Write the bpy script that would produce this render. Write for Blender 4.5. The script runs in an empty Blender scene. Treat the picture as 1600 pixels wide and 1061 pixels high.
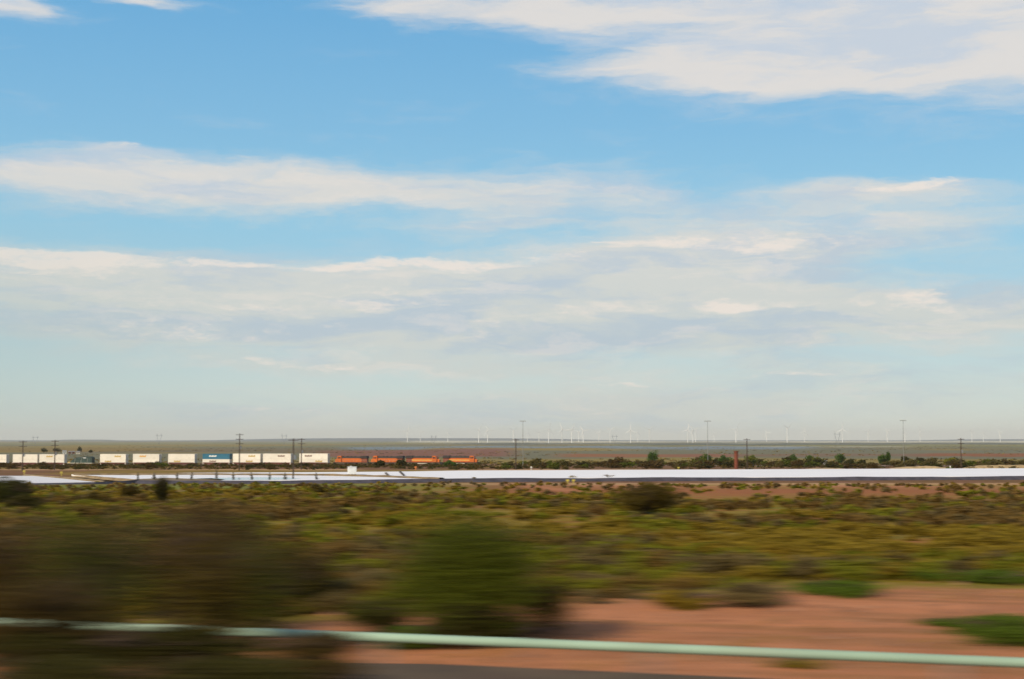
import bpy, math, random
import numpy as np
from mathutils import Vector, Matrix

S = bpy.context.scene
COL = S.collection
R = math.radians
rng = np.random.default_rng(7)
random.seed(7)

# ------------------------------------------------------------------ camera
F = 50.0 / 36.0 * 1600.0          # focal length in pixels of the 1600 px photograph
HY = 687.3                        # row of eye level
PITCH = math.atan((HY - 530.5) / F)
EYE = 2.3
cam_d = bpy.data.cameras.new('camera')
cam = bpy.data.objects.new('camera', cam_d)
COL.objects.link(cam)
cam.location = (0, 0, EYE)
cam.rotation_euler = (math.pi / 2 + PITCH, 0, 0)
cam_d.lens = 50
cam_d.sensor_width = 36
cam_d.clip_start = 0.1
cam_d.clip_end = 120000
# a wide, flat (anamorphic) aperture focused on the far distance: near things go soft sideways
cam_d.dof.use_dof = True
cam_d.dof.focus_distance = 20000
cam_d.dof.aperture_ratio = 0.012
cam_d.dof.aperture_fstop = 0.05 / (0.58 * 0.012)
S.camera = cam

# ------------------------------------------------------------------ view, sun
S.view_settings.view_transform = 'Standard'
S.view_settings.look = 'None'
S.view_settings.exposure = 0.05
S.view_settings.gamma = 1.0
S.view_settings.use_curve_mapping = False
S.render.engine = 'CYCLES'
try:
    S.cycles.max_bounces = 6
    S.cycles.diffuse_bounces = 3
    S.cycles.glossy_bounces = 2
    S.cycles.transmission_bounces = 3
    S.cycles.volume_bounces = 0
    S.cycles.transparent_max_bounces = 8
except Exception:
    pass

SUN_AZ = R(222)      # measured from +Y towards +X: behind the camera, to the left
SUN_EL = R(30)
sd = Vector((math.sin(SUN_AZ) * math.cos(SUN_EL), math.cos(SUN_AZ) * math.cos(SUN_EL), math.sin(SUN_EL)))
sun_d = bpy.data.lights.new('sun', 'SUN')
sun = bpy.data.objects.new('sun', sun_d)
COL.objects.link(sun)
sun_d.energy = 4.5
sun_d.angle = R(0.6)
sun_d.color = (1.0, 0.87, 0.68)
sun.rotation_euler = sd.to_track_quat('Z', 'Y').to_euler()
sun.location = (-60, -60, 60)

# ------------------------------------------------------------------ world sky
W = bpy.data.worlds.new('World')
S.world = W
W.use_nodes = True
nt = W.node_tree
for n in list(nt.nodes):
    nt.nodes.remove(n)


class NB:
    """small node-building helper"""
    def __init__(self, tree):
        self.t = tree

    def new(self, typ, **kw):
        n = self.t.nodes.new(typ)
        for k, v in kw.items():
            setattr(n, k, v)
        return n

    def link(self, a, b):
        self.t.links.new(a, b)

    def put(self, sock, v):
        if isinstance(v, bpy.types.NodeSocket):
            self.t.links.new(v, sock)
        else:
            sock.default_value = v

    def m(self, op, a, b=None, c=None, clamp=False):
        n = self.new('ShaderNodeMath', operation=op)
        n.use_clamp = clamp
        self.put(n.inputs[0], a)
        if b is not None:
            self.put(n.inputs[1], b)
        if c is not None:
            self.put(n.inputs[2], c)
        return n.outputs[0]

    def noise(self, vec, scale=1.0, detail=4, rough=0.55, color=False):
        n = self.new('ShaderNodeTexNoise')
        self.put(n.inputs['Vector'], vec)
        n.inputs['Scale'].default_value = scale
        n.inputs['Detail'].default_value = detail
        n.inputs['Roughness'].default_value = rough
        return n.outputs['Color'] if color else n.outputs['Fac']

    def comb(self, x, y, z):
        n = self.new('ShaderNodeCombineXYZ')
        self.put(n.inputs[0], x); self.put(n.inputs[1], y); self.put(n.inputs[2], z)
        return n.outputs[0]

    def sstep(self, v, lo, hi, a=0.0, b=1.0):
        n = self.new('ShaderNodeMapRange', interpolation_type='SMOOTHSTEP')
        self.put(n.inputs['Value'], v)
        n.inputs['From Min'].default_value = lo
        n.inputs['From Max'].default_value = hi
        n.inputs['To Min'].default_value = a
        n.inputs['To Max'].default_value = b
        return n.outputs[0]

    def mix(self, f, a, b, blend='MIX'):
        n = self.new('ShaderNodeMix', data_type='RGBA', blend_type=blend)
        self.put(n.inputs['Factor'], f)
        ins = [s for s in n.inputs if s.type == 'RGBA']
        self.put(ins[0], a); self.put(ins[1], b)
        return [o for o in n.outputs if o.type == 'RGBA'][0]

    def ramp(self, f, stops):
        n = self.new('ShaderNodeValToRGB')
        cr = n.color_ramp
        while len(cr.elements) > 1:
            cr.elements.remove(cr.elements[-1])
        cr.elements[0].position = stops[0][0]
        cr.elements[0].color = (*stops[0][1], 1)
        for p, c in stops[1:]:
            e = cr.elements.new(p)
            e.color = (*c, 1)
        self.put(n.inputs[0], f)
        return n.outputs[0]


def lin(r, g, b):
    def f(c):
        c /= 255.0
        return c / 12.92 if c <= 0.04045 else ((c + 0.055) / 1.055) ** 2.4
    return (f(r), f(g), f(b))


def lin4(r, g, b, k=1.0):
    c = lin(r, g, b)
    return (c[0] * k, c[1] * k, c[2] * k, 1)


def ray(px, py):
    u = (px - 800) / F
    v = (530.5 - py) / F
    a = PITCH
    return u, math.cos(a) - v * math.sin(a), math.sin(a) + v * math.cos(a)


B = NB(nt)
SKY_STRENGTH = 0.1
K = 1.0 / SKY_STRENGTH
tc = B.new('ShaderNodeTexCoord')
sep = B.new('ShaderNodeSeparateXYZ')
B.link(tc.outputs['Generated'], sep.inputs[0])
X, Y, Z = sep.outputs
hor = B.m('SQRT', B.m('ADD', B.m('MULTIPLY', X, X), B.m('MULTIPLY', Y, Y)))
hor = B.m('MAXIMUM', hor, 0.001)
el = B.m('DIVIDE', Z, hor)
az = B.m('ARCTAN2', X, Y)                  # continuous angle round the horizon
# warp
wv = B.comb(B.m('MULTIPLY', az, 5.0), B.m('MULTIPLY', el, 22.0), 3.1)
wn = B.new('ShaderNodeSeparateColor')
B.link(B.noise(wv, 1.6, 5, 0.6, color=True), wn.inputs[0])
azw = B.m('ADD', az, B.m('MULTIPLY', B.m('SUBTRACT', wn.outputs[0], 0.5), 0.11))
elw = B.m('ADD', el, B.m('MULTIPLY', B.m('SUBTRACT', wn.outputs[1], 0.5), 0.034))


def blobs(lst):
    tot = None
    for (px, py, sx, sy, amp) in lst:
        x, y, z = ray(px, py)
        a0 = math.atan2(x, y)
        e0 = z / math.hypot(x, y)
        dx = B.m('MULTIPLY', B.m('SUBTRACT', azw, a0), F / sx)
        dy = B.m('MULTIPLY', B.m('SUBTRACT', elw, e0), F / sy)
        r2 = B.m('ADD', B.m('MULTIPLY', dx, dx), B.m('MULTIPLY', dy, dy))
        g = B.m('MULTIPLY', B.m('EXPONENT', B.m('MULTIPLY', r2, -1.0)), amp)
        tot = g if tot is None else B.m('ADD', tot, g)
    return tot


# soft grey-white veils and banks (photograph rows and columns)
veil = blobs([
    (1400, 40, 330, 82, 1.5), (1180, 105, 240, 42, 1.1), (900, 15, 190, 34, 1.1), (640, 8, 130, 26, .8),
    (1640, 60, 260, 90, 1.0), (240, 2, 80, 12, .75), (20, 5, 60, 18, .9),
    (430, 290, 330, 36, 1.05), (120, 275, 230, 34, .62), (60, 300, 250, 24, .3), (860, 305, 230, 36, .62), (200, 236, 55, 13, .5),
    (1320, 340, 420, 44, .68), (1380, 300, 130, 18, .7), (800, 352, 200, 10, .3),
    (1150, 390, 260, 26, .6), (140, 440, 330, 50, 1.0), (620, 455, 420, 58, 1.0), (1050, 450, 330, 56, .95),
    (1400, 500, 330, 48, .85), (300, 520, 420, 38, .8), (900, 520, 420, 40, .75), (1560, 470, 200, 40, .4),
    (420, 655, 330, 30, .5), (960, 640, 300, 40, .5), (1300, 620, 350, 45, .5), (560, 572, 260, 14, .45), (800, 600, 700, 60, .3),
])
# outside the frame the same kind of broken cloud goes on
side = B.m('MAXIMUM', B.sstep(B.m('ABSOLUTE', az), 0.40, 0.62), B.sstep(el, 0.36, 0.55))
zc = B.m('ADD', B.m('MAXIMUM', el, 0.0), 0.12)
cp = B.comb(B.m('DIVIDE', B.m('DIVIDE', X, hor), zc), B.m('DIVIDE', B.m('DIVIDE', Y, hor), zc), 0.0)
wild = B.sstep(B.noise(cp, 0.55, 6, 0.55), 0.42, 0.66, 0.0, 1.1)
veil = B.m('ADD', B.m('MULTIPLY', veil, B.m('SUBTRACT', 1.0, side)), B.m('MULTIPLY', wild, side))
nv = B.comb(B.m('MULTIPLY', azw, 10.0), B.m('MULTIPLY', elw, 48.0), 1.7)
n1 = B.noise(nv, 1.0, 9, 0.66)
cov = B.sstep(B.m('ADD', veil, B.m('MULTIPLY', B.m('SUBTRACT', n1, 0.5), 1.5)), 0.05, 1.05)
# bright cumulus rims and puffs
puff = blobs([
    (60, 402, 110, 11, .9), (180, 404, 90, 12, .9), (100, 421, 130, 7, .5), (360, 410, 80, 9, .75), (570, 411, 60, 13, .9),
    (720, 411, 130, 9, .8), (490, 415, 50, 7, .6), (620, 468, 110, 24, .6), (1140, 378, 170, 15, .8), (1030, 385, 60, 12, .5),
    (1400, 298, 80, 9, .7), (1445, 284, 24, 9, .8), (1160, 481, 55, 10, .85), (1440, 463, 70, 11, .7), (950, 485, 100, 15, .6),
    (1500, 473, 24, 6, .6), (225, 232, 40, 8, .55), (1280, 478, 150, 16, .4), (380, 480, 110, 13, .5), (955, 380, 28, 4, .7),
    (250, 520, 200, 22, .42), (700, 520, 160, 22, .35), (880, 405, 120, 10, .45), (150, 470, 120, 16, .4), (430, 565, 80, 7, .5), (560, 570, 90, 9, .5),
    (950, 600, 140, 5, .45), (1200, 590, 160, 5, .45), (330, 640, 180, 12, .4), (960, 635, 40, 8, .5),
])
pvec = B.comb(B.m('ADD', B.m('MULTIPLY', az, 34.0), B.m('MULTIPLY', B.m('SUBTRACT', wn.outputs[2], .5), 3.0)), B.m('MULTIPLY', el, 118.0), 8.3)
n2 = B.noise(pvec, 1.0, 10, 0.68)
n3 = B.noise(B.comb(B.m('MULTIPLY', az, 90.0), B.m('MULTIPLY', el, 260.0), 1.3), 1.0, 8, 0.7)
nmix = B.m('ADD', B.m('MULTIPLY', B.m('SUBTRACT', n2, 0.5), 2.4), B.m('MULTIPLY', B.m('SUBTRACT', n3, 0.5), 1.0))
puffc = B.sstep(B.m('ADD', puff, nmix), 0.22, 1.05)
puffc = B.m('MULTIPLY', puffc, B.m('MULTIPLY', B.sstep(puff, 0.02, 0.35), B.m('SUBTRACT', 1.0, side)))
# billows inside the banks catch the light too
hv = B.comb(B.m('MULTIPLY', azw, 15.0), B.m('MULTIPLY', elw, 70.0), 2.2)
hi = B.m('MULTIPLY', B.sstep(B.m('ADD', B.noise(hv, 1.0, 9, .66), B.m('MULTIPLY', B.m('SUBTRACT', n3, .5), .25)), .49, .68), B.m('MULTIPLY', cov, B.sstep(el, .30, .12)))
puffc = B.m('MAXIMUM', puffc, B.m('MULTIPLY', hi, .42))

sky = B.new('ShaderNodeTexSky')
sky.sky_type = 'NISHITA'
sky.sun_disc = False
sky.sun_elevation = SUN_EL
sky.sun_rotation = SUN_AZ
sky.altitude = 1500
sky.air_density = 1.0
sky.dust_density = 0.6
sky.ozone_density = 1.6
# the clear air: physical sky, paled by a thin high haze that thickens towards the horizon
hz = B.ramp(B.m('MAXIMUM', el, 0.0), [
    (0.0, lin(207, 210, 200)), (0.035, lin(197, 214, 211)), (0.085, lin(170, 206, 218)), (0.15, lin(146, 201, 226)),
    (0.22, lin(128, 188, 224)), (0.31, lin(106, 174, 220)), (0.6, lin(74, 132, 190)), (1.0, lin(50, 100, 165))])
hzk = B.mix(1.0, hz, (K, K, K, 1), 'MULTIPLY')
clear = B.mix(0.86, sky.outputs[0], hzk)
# noise mixes a greyer shade and a paler tone into the cloud colour
shade_n = B.noise(B.comb(B.m('MULTIPLY', azw, 6.0), B.m('MULTIPLY', elw, 34.0), 5.0), 1.0, 9, 0.62)
low = B.sstep(el, 0.02, 0.26)
ccol = B.mix(low, lin4(203, 208, 203, K), lin4(224, 219, 214, K))
cshade = B.mix(low, lin4(180, 195, 205, K), lin4(200, 208, 218, K))
ccol = B.mix(B.sstep(shade_n, 0.38, 0.56), cshade, ccol)
c1 = B.mix(B.m('MULTIPLY', cov, 0.93), clear, ccol)
c2 = B.mix(B.m('MULTIPLY', puffc, 0.75), c1, lin4(240, 228, 217, K))
# the low sky is a little duller towards the left of the view
dull = B.m('MULTIPLY', B.sstep(az, -0.10, -0.42), B.sstep(el, 0.20, 0.02))
c2 = B.mix(B.m('MULTIPLY', dull, 0.40), c2, lin4(160, 184, 182, K))
bg = B.new('ShaderNodeBackground')
B.link(c2, bg.inputs[0])
bg.inputs[1].default_value = SKY_STRENGTH
out = B.new('ShaderNodeOutputWorld')
B.link(bg.outputs[0], out.inputs[0])
W.cycles.sampling_method = 'MANUAL'
W.cycles.sample_map_resolution = 1024

# ------------------------------------------------------------------ generic helpers


def tag(o, label=None, cat=None, group=None, kind=None):
    if label: o['label'] = label
    if cat: o['category'] = cat
    if group: o['group'] = group
    if kind: o['kind'] = kind
    return o


def empty(name, loc, rz=0.0):
    o = bpy.data.objects.new(name, None)
    o.empty_display_size = 0.3
    COL.objects.link(o)
    o.location = loc
    o.rotation_euler = (0, 0, rz)
    return o


def copy_tree(o, parent=None):
    c = o.copy()
    COL.objects.link(c)
    c.parent = parent
    for ch in o.children:
        copy_tree(ch, c)
    return c


class MB:
    def __init__(self):
        self.v = []
        self.f = []

    def box(self, x0, x1, y0, y1, z0, z1, M=None, taper=None):
        b = len(self.v)
        pts = [(x0, y0, z0), (x1, y0, z0), (x1, y1, z0), (x0, y1, z0), (x0, y0, z1), (x1, y0, z1), (x1, y1, z1), (x0, y1, z1)]
        if taper:
            cx, cy = (x0 + x1) / 2, (y0 + y1) / 2
            pts = pts[:4] + [(cx + (p[0] - cx) * taper, cy + (p[1] - cy) * taper, p[2]) for p in pts[4:]]
        if M is not None:
            pts = [tuple(M @ Vector(p)) for p in pts]
        self.v += pts
        self.f += [tuple(b + i for i in q) for q in ((3, 2, 1, 0), (4, 5, 6, 7), (0, 1, 5, 4), (1, 2, 6, 5), (2, 3, 7, 6), (3, 0, 4, 7))]
        return self

    def tube(self, p0, p1, r0, r1=None, n=8, cap=True):
        r1 = r0 if r1 is None else r1
        p0 = Vector(p0); p1 = Vector(p1)
        d = (p1 - p0)
        if d.length < 1e-9:
            return self
        q = d.to_track_quat('Z', 'Y')
        b = len(self.v)
        for (p, r) in ((p0, r0), (p1, r1)):
            for i in range(n):
                a = 2 * math.pi * i / n
                self.v.append(tuple(p + q @ Vector((math.cos(a) * r, math.sin(a) * r, 0))))
        for i in range(n):
            j = (i + 1) % n
            self.f.append((b + i, b + j, b + n + j, b + n + i))
        if cap:
            self.f.append(tuple(b + n + i for i in range(n)))
            self.f.append(tuple(b + n - 1 - i for i in range(n)))
        return self

    def prism(self, prof, y0, y1):
        """profile in xz, extruded along y"""
        b = len(self.v); n = len(prof)
        self.v += [(p[0], y0, p[1]) for p in prof] + [(p[0], y1, p[1]) for p in prof]
        for i in range(n):
            j = (i + 1) % n
            self.f.append((b + i, b + j, b + n + j, b + n + i))
        self.f.append(tuple(b + n - 1 - i for i in range(n)))
        self.f.append(tuple(b + n + i for i in range(n)))
        return self

    def mesh(self, name, mat):
        me = bpy.data.meshes.new(name)
        me.from_pydata(self.v, [], self.f)
        me.validate()
        me.update()
        me.materials.append(mat)
        return me

    def build(self, name, mat, parent=None, smooth=False):
        me = self.mesh(name, mat)
        if smooth:
            me.shade_smooth()
        o = bpy.data.objects.new(name, me)
        COL.objects.link(o)
        o.parent = parent
        return o


def fix_normals(o):
    import bmesh
    bm = bmesh.new(); bm.from_mesh(o.data)
    bmesh.ops.recalc_face_normals(bm, faces=bm.faces)
    bm.to_mesh(o.data); bm.free()
    return o


def mat_simple(name, col, rough=0.7, metal=0.0, var=0.15, scale=3.0, bump=0.0, spec=0.3, dirt=None):
    m = bpy.data.materials.new(name)
    m.use_nodes = True
    b = NB(m.node_tree)
    bs = m.node_tree.nodes['Principled BSDF']
    tcn = b.new('ShaderNodeTexCoord')
    n = b.noise(tcn.outputs['Object'], scale, 6, 0.6)
    c = b.mix(b.sstep(n, 0.3, 0.7), (*[x * (1 - var) for x in col], 1), (*[min(1, x * (1 + var)) for x in col], 1))
    if dirt:
        n3 = b.noise(tcn.outputs['Object'], scale * 0.37, 5, 0.7)
        c = b.mix(b.sstep(n3, 0.5, 0.75, 0, dirt[1]), c, (*dirt[0], 1))
    oi_ = b.new('ShaderNodeObjectInfo')
    g_ = b.m('ADD', b.m('MULTIPLY', oi_.outputs['Random'], 0.22), 0.85)
    c = b.mix(1.0, c, b.comb(g_, g_, g_), 'MULTIPLY')
    b.link(c, bs.inputs['Base Color'])
    bs.inputs['Roughness'].default_value = rough
    bs.inputs['Metallic'].default_value = metal
    bs.inputs['Specular IOR Level'].default_value = spec
    if bump:
        bn = b.new('ShaderNodeBump')
        bn.inputs['Strength'].default_value = bump
        bn.inputs['Distance'].default_value = 0.02
        b.link(b.noise(tcn.outputs['Object'], scale * 6, 4, 0.6), bn.inputs['Height'])
        b.link(bn.outputs[0], bs.inputs['Normal'])
    return m


def mat_leaf(name, c0, c1, c2=None, trans=0.38):
    """foliage: varies leaf by leaf and plant by plant"""
    m = bpy.data.materials.new(name)
    m.use_nodes = True
    b = NB(m.node_tree)
    bs = m.node_tree.nodes['Principled BSDF']
    geo = b.new('ShaderNodeNewGeometry')
    oi = b.new('ShaderNodeObjectInfo')
    c = b.mix(geo.outputs['Random Per Island'], (*c0, 1), (*c1, 1))
    c = b.mix(b.m('MULTIPLY', oi.outputs['Random'], 0.6), c, (*(c2 or c1), 1))
    pos = b.noise(geo.outputs['Position'], 0.22, 3, 0.5)
    c = b.mix(b.sstep(pos, 0.4, 0.65, 0, 0.6), c, (*(c2 or c0), 1))
    b.link(c, bs.inputs['Base Color'])
    bs.inputs['Roughness'].default_value = 0.75
    bs.inputs['Specular IOR Level'].default_value = 0.15
    tr = b.new('ShaderNodeBsdfTranslucent')
    b.link(c, tr.inputs[0])
    mx = b.new('ShaderNodeMixShader')
    mx.inputs[0].default_value = trans
    o = [n for n in m.node_tree.nodes if n.type == 'OUTPUT_MATERIAL'][0]
    b.link(bs.outputs[0], mx.inputs[1]); b.link(tr.outputs[0], mx.inputs[2])
    b.link(mx.outputs[0], o.inputs[0])
    return m


# value noise in numpy for terrain relief and soil colour
_perm = rng.random((256, 256))


def vn(x, y):
    xi = np.floor(x).astype(int); yi = np.floor(y).astype(int)
    fx = x - xi; fy = y - yi
    fx = fx * fx * (3 - 2 * fx); fy = fy * fy * (3 - 2 * fy)
    g = lambda a, b: _perm[a % 256, b % 256]
    return (g(xi, yi) * (1 - fx) + g(xi + 1, yi) * fx) * (1 - fy) + (g(xi, yi + 1) * (1 - fx) + g(xi + 1, yi + 1) * fx) * fy


def fbm(x, y, o=4):
    s = 0; a = 0.5; t = 0
    for i in range(o):
        s = s + a * vn(x * 2 ** i + 17 * i, y * 2 ** i + 31 * i); t += a; a *= 0.5
    return s / t


# ------------------------------------------------------------------ terrain
TH = 0.278                        # slant of the near road against the view
ED = np.array([0, 14.2, 14.75, 15.3, 16.2, 20, 30, 45, 60, 80, 100, 140, 200, 260, 300, 335, 480, 520, 600, 700, 740, 800, 900, 1100, 1500, 2200, 3000, 4500, 6000, 10000, 20000, 35000, 60000.])
EV = np.array([2.3, 2.3, 2.34, 2.62, 2.72, 2.80, 3.0, 3.3, 3.6, 4.0, 4.5, 5.45, 7.0, 8.6, 9.5, 10.25, 10.25, 10.6, 11.4, 12.5, 13.25, 14.3, 15.0, 15.6, 16.3, 17.2, 17.8, 18.4, 19, 20, 21, 17, 17.])


def zt(x, y):
    x = np.asarray(x, float); y = np.asarray(y, float)
    w = np.clip((140 - y) / 80, 0, 1); w = w * w * (3 - 2 * w)
    q = np.maximum(y + x * TH * w, 0)
    e = np.interp(q, ED, EV)
    z = EYE - e
    amp = np.clip((q - 15.3) / 6, 0, 1)
    z = z + amp * 0.10 * (fbm(x / 3.1, y / 3.1, 3) - 0.5) + np.clip((q - 20) / 40, 0, 1) * np.clip((330 - y) / 40, 0, 1) * 0.35 * (fbm(x / 17, y / 17, 3) - 0.5)
    far = np.clip((y - 1000) / 1500, 0, 1)
    z = z + far * 3.0 * (fbm(x / 900 + 3, y / 420 + 5, 3) - 0.5)
    # low far mesas
    r = np.hypot(x, y)
    a = x / np.maximum(y, 1)
    def hill(ac, aw, rc, rw, h):
        return h * np.exp(-((a - ac) / aw) ** 4) * np.exp(-((r - rc) / rw) ** 2) * (y > 0)
    z = z + hill(-0.07, 0.13, 26000, 4000, 50) + hill(-0.30, 0.025, 24000, 3000, 24) + hill(0.36, 0.07, 27000, 4000, 30)
    z = z + hill(0.1, 0.5, 31000, 3500, 10) + hill(-0.5, 0.15, 30000, 4000, 26)
    # red earth bank behind the locomotives
    z = z + 1.3 * np.exp(-((y - 1120) / 60) ** 2) * np.exp(-((a + 0.07) / 0.065) ** 4)
    return z


def zz(x, y):
    return float(zt(x, y))


def PT(px, depth):
    """ground point under column px of the photograph at this depth"""
    x = (px - 800) / F * depth          # columns: small pitch ignored
    return x, depth


# soil colours (linear, real-world)
RED = np.array([0.290, 0.100, 0.034]); TAN = np.array([0.42, 0.25, 0.115]); OLI = np.array([0.23, 0.155, 0.022])
GRN = np.array([0.185, 0.165, 0.014]); BRN = np.array([0.170, 0.088, 0.028]); GRY = np.array([0.150, 0.138, 0.078])
PALE = np.array([0.42, 0.38, 0.26]); SLATE = np.array([0.085, 0.092, 0.068]); BLU = np.array([0.17, 0.205, 0.22])
DKRED = np.array([0.17, 0.075, 0.045]); ROSE = np.array([0.40, 0.158, 0.066])


def soil(x, y):
    a = x / np.maximum(y, 1e-3)
    px = 800 + a * F
    q = y + x * TH * np.clip((140 - y) / 80, 0, 1)
    n1 = fbm(x / 6, y / 6, 4); n2 = fbm(x / 23 + 9, y / 30 + 4, 4); n3 = fbm(x / 2.2 + 40, y / 2.2, 3)
    c = np.empty(x.shape + (3,))
    c[:] = OLI
    def mixin(col, m):
        m = np.clip(m, 0, 1)[..., None]
        c[:] = c * (1 - m) + col * m
    st = lambda v, lo, hi: np.clip((v - lo) / (hi - lo), 0, 1) ** 2 * (3 - 2 * np.clip((v - lo) / (hi - lo), 0, 1))
    # middle field
    mixin(GRN, st(n1, 0.45, 0.62)); mixin(BRN, st(n2, 0.5, 0.64) * 0.8)
    mixin(RED, st(n3, 0.56, 0.72) * 0.65)
    # red belt in front of the ponds at the right
    yy = HY + np.interp(y, ED, EV) * F / np.maximum(y, 1)
    rb = np.exp(-((yy - 768 - (n1 - .5) * 10) / 8) ** 2) * st(px, 560, 900)
    mixin(RED * 1.0, rb * 0.95)
    mixin(ROSE, np.exp(-((yy - 758) / 3.5) ** 2) * st(px, 780, 1000) * st(n2, .35, .5) * 0.9)
    mixin(TAN, np.exp(-((yy - 755) / 2.6) ** 2) * st(px, 520, 800) * 0.95)
    # green strip on the left below the ponds
    mixin(np.array([0.15, 0.165, 0.025]), np.exp(-((yy - 760) / 6) ** 2) * st(800 - px, 0, 300) * 0.85)
    # curved dirt track
    tx = 800 + (yy - 756) * 9
    mixin(ROSE, np.exp(-((px - tx) / 26) ** 2) * st(yy, 753, 757) * (1 - st(yy, 765, 770)) * .85)
    # bare verge of the road
    edge = np.interp(a, [-0.4, -0.11, 0.0, 0.08, 0.2, 0.36, .6], [19.8, 22.4, 24.0, 26.0, 31, 33.5, 36])
    mixin(ROSE * np.array([1.0, 1.0, 1.0]), (1 - st(q + (n1 - 0.5) * 7, edge - .8, edge + .8)))
    al = x - y * TH
    rut = fbm(al / 7.0 + 3, q * 1.9, 4)
    mixin(BRN * 1.15, (1 - st(q, 30, 36)) * st(rut, .50, .64) * 0.42)
    mixin(ROSE * 1.12 + .01, (1 - st(q, 30, 36)) * st(1 - rut, .54, .70) * 0.5)
    mixin(OLI * .8, (1 - st(q, 28, 36)) * st(n3 + n1, 1.12, 1.28) * 0.45)
    # beyond the ponds
    far = st(y, 335, 345)
    mixin(BRN * 0.9, far)
    mixin(DKRED * 1.2, far * st(n1, 0.46, 0.6) * 0.7)
    n4 = fbm(x / 55, y / 90, 4)
    mixin(OLI, far * st(n4, 0.45, 0.6) * 0.7)
    mixin(TAN, st(y, 480, 484) * (1 - st(y, 505, 530)) * st(n2, .38, .55))
    # far plains
    n5 = fbm(x / 420 + 7, y / 900 + 2, 5); n6 = fbm(x / 1500, y / 2600 + 11, 4)
    f2 = st(y, 850, 1000)
    mixin(GRY, f2)
    mixin(OLI * 1.15, f2 * st(n5, 0.40, 0.54) * 0.7)
    mixin(np.array([.16, .17, .07]), f2 * st(n6, .45, .6) * .6)
    nn = (n5 - .5) * 5 + (fbm(px / 70 + 3, np.log(np.maximum(y, 1)) * 5, 4) - .5) * 3.2
    for (xa, xb, ya, yb, col, k) in ((500, 800, 702, 713, DKRED * 1.15, 1), (875, 1150, 708.5, 713.5, RED * .9, .8), (1430, 1680, 707.5, 712.5, RED * .8, .9),
                                     (1040, 1450, 708, 712, DKRED * 1.2, .5), (540, 1270, 697.5, 701, BLU, .9), (-200, 540, 700, 707, BRN, .35), (700, 1700, 691.5, 695, SLATE, .9),
                                     (-400, 900, 688.2, 690.5, SLATE * .9, .8), (640, 1800, 688.2, 691.4, PALE * 1.1, 1), (1170, 1420, 697, 698.6, PALE, .6), (1300, 1700, 699, 703, SLATE * 1.2, .5)):
        m = st(px, xa - 30, xa + 30) * (1 - st(px, xb - 30, xb + 30)) * st(yy + nn * .9, ya - .9, ya + .9) * (1 - st(yy + nn * .9, yb - .9, yb + .9))
        mixin(col, f2 * m * k)
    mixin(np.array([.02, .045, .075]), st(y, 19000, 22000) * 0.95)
    return c


def make_ground():
    rad = np.concatenate([np.array([0.5]), np.geomspace(2, 12, 14), np.arange(12.4, 40, 0.22), np.geomspace(40, 60000, 520)])
    fwd = np.linspace(-0.62, 0.62, 470)
    rest = np.linspace(0.62, 2 * math.pi - 0.62, 60)[1:-1]
    ang = np.concatenate([fwd, rest])
    RR, AA = np.meshgrid(rad, ang, indexing='ij')
    x = RR * np.sin(AA); y = RR * np.cos(AA)
    z = zt(x, y)
    nr, na = RR.shape
    V = np.stack([x, y, z], -1).reshape(-1, 3)
    i = np.arange(nr - 1)[:, None]; j = np.arange(na)[None, :]; j2 = (j + 1) % na
    Q = np.stack(np.broadcast_arrays(i * na + j, i * na + j2, (i + 1) * na + j2, (i + 1) * na + j), -1).reshape(-1, 4)
    Q = Q[:, ::-1]
    me = bpy.data.meshes.new('ground')
    me.vertices.add(len(V)); me.vertices.foreach_set('co', V.ravel())
    me.loops.add(Q.size); me.loops.foreach_set('vertex_index', Q.ravel().astype(np.int32))
    me.polygons.add(len(Q)); me.polygons.foreach_set('loop_start', np.arange(0, Q.size, 4, dtype=np.int32))
    me.update(calc_edges=True)
    me.shade_smooth()
    c = soil(x.ravel(), y.ravel())
    ca = np.concatenate([c, np.ones((len(c), 1))], 1).astype(np.float32)
    at = me.color_attributes.new('soil', 'FLOAT_COLOR', 'POINT')
    at.data.foreach_set('color', ca.ravel())
    m = bpy.data.materials.new('desert_soil')
    m.use_nodes = True
    b = NB(m.node_tree); bs = m.node_tree.nodes['Principled BSDF']
    att = b.new('ShaderNodeAttribute', attribute_name='soil')
    geo = b.new('ShaderNodeNewGeometry')
    na_ = b.noise(geo.outputs['Position'], 0.9, 8, 0.65)
    nb_ = b.noise(geo.outputs['Position'], 9.0, 5, 0.7)
    v = b.m('ADD', b.m('MULTIPLY', na_, 0.9), b.m('MULTIPLY', nb_, 0.5))
    g = b.sstep(v, 0.35, 1.05, 0.72, 1.28)
    cc = b.mix(1.0, att.outputs['Color'], b.comb(g, g, g), 'MULTIPLY')
    b.link(cc, bs.inputs['Base Color'])
    bs.inputs['Roughness'].default_value = 0.95
    bs.inputs['Specular IOR Level'].default_value = 0.1
    bn = b.new('ShaderNodeBump'); bn.inputs['Strength'].default_value = 0.5; bn.inputs['Distance'].default_value = 0.06
    b.link(b.noise(geo.outputs['Position'], 5.0, 6, 0.7), bn.inputs['Height'])
    b.link(bn.outputs[0], bs.inputs['Normal'])
    me.materials.append(m)
    o = bpy.data.objects.new('ground', me)
    COL.objects.link(o)
    tag(o, kind='structure')
    return o


make_ground()

# near road: asphalt, its edge parallel to the pipe rail, 6 mm proud of the roadbed
UX, UY = 1 / math.hypot(1, TH), -TH / math.hypot(1, TH)     # along the road, towards the right


def road_pt(s, q, z):
    """s metres along the road, q = y + TH*x"""
    y0 = q
    return (s * UX, y0 + s * UY, z)


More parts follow.
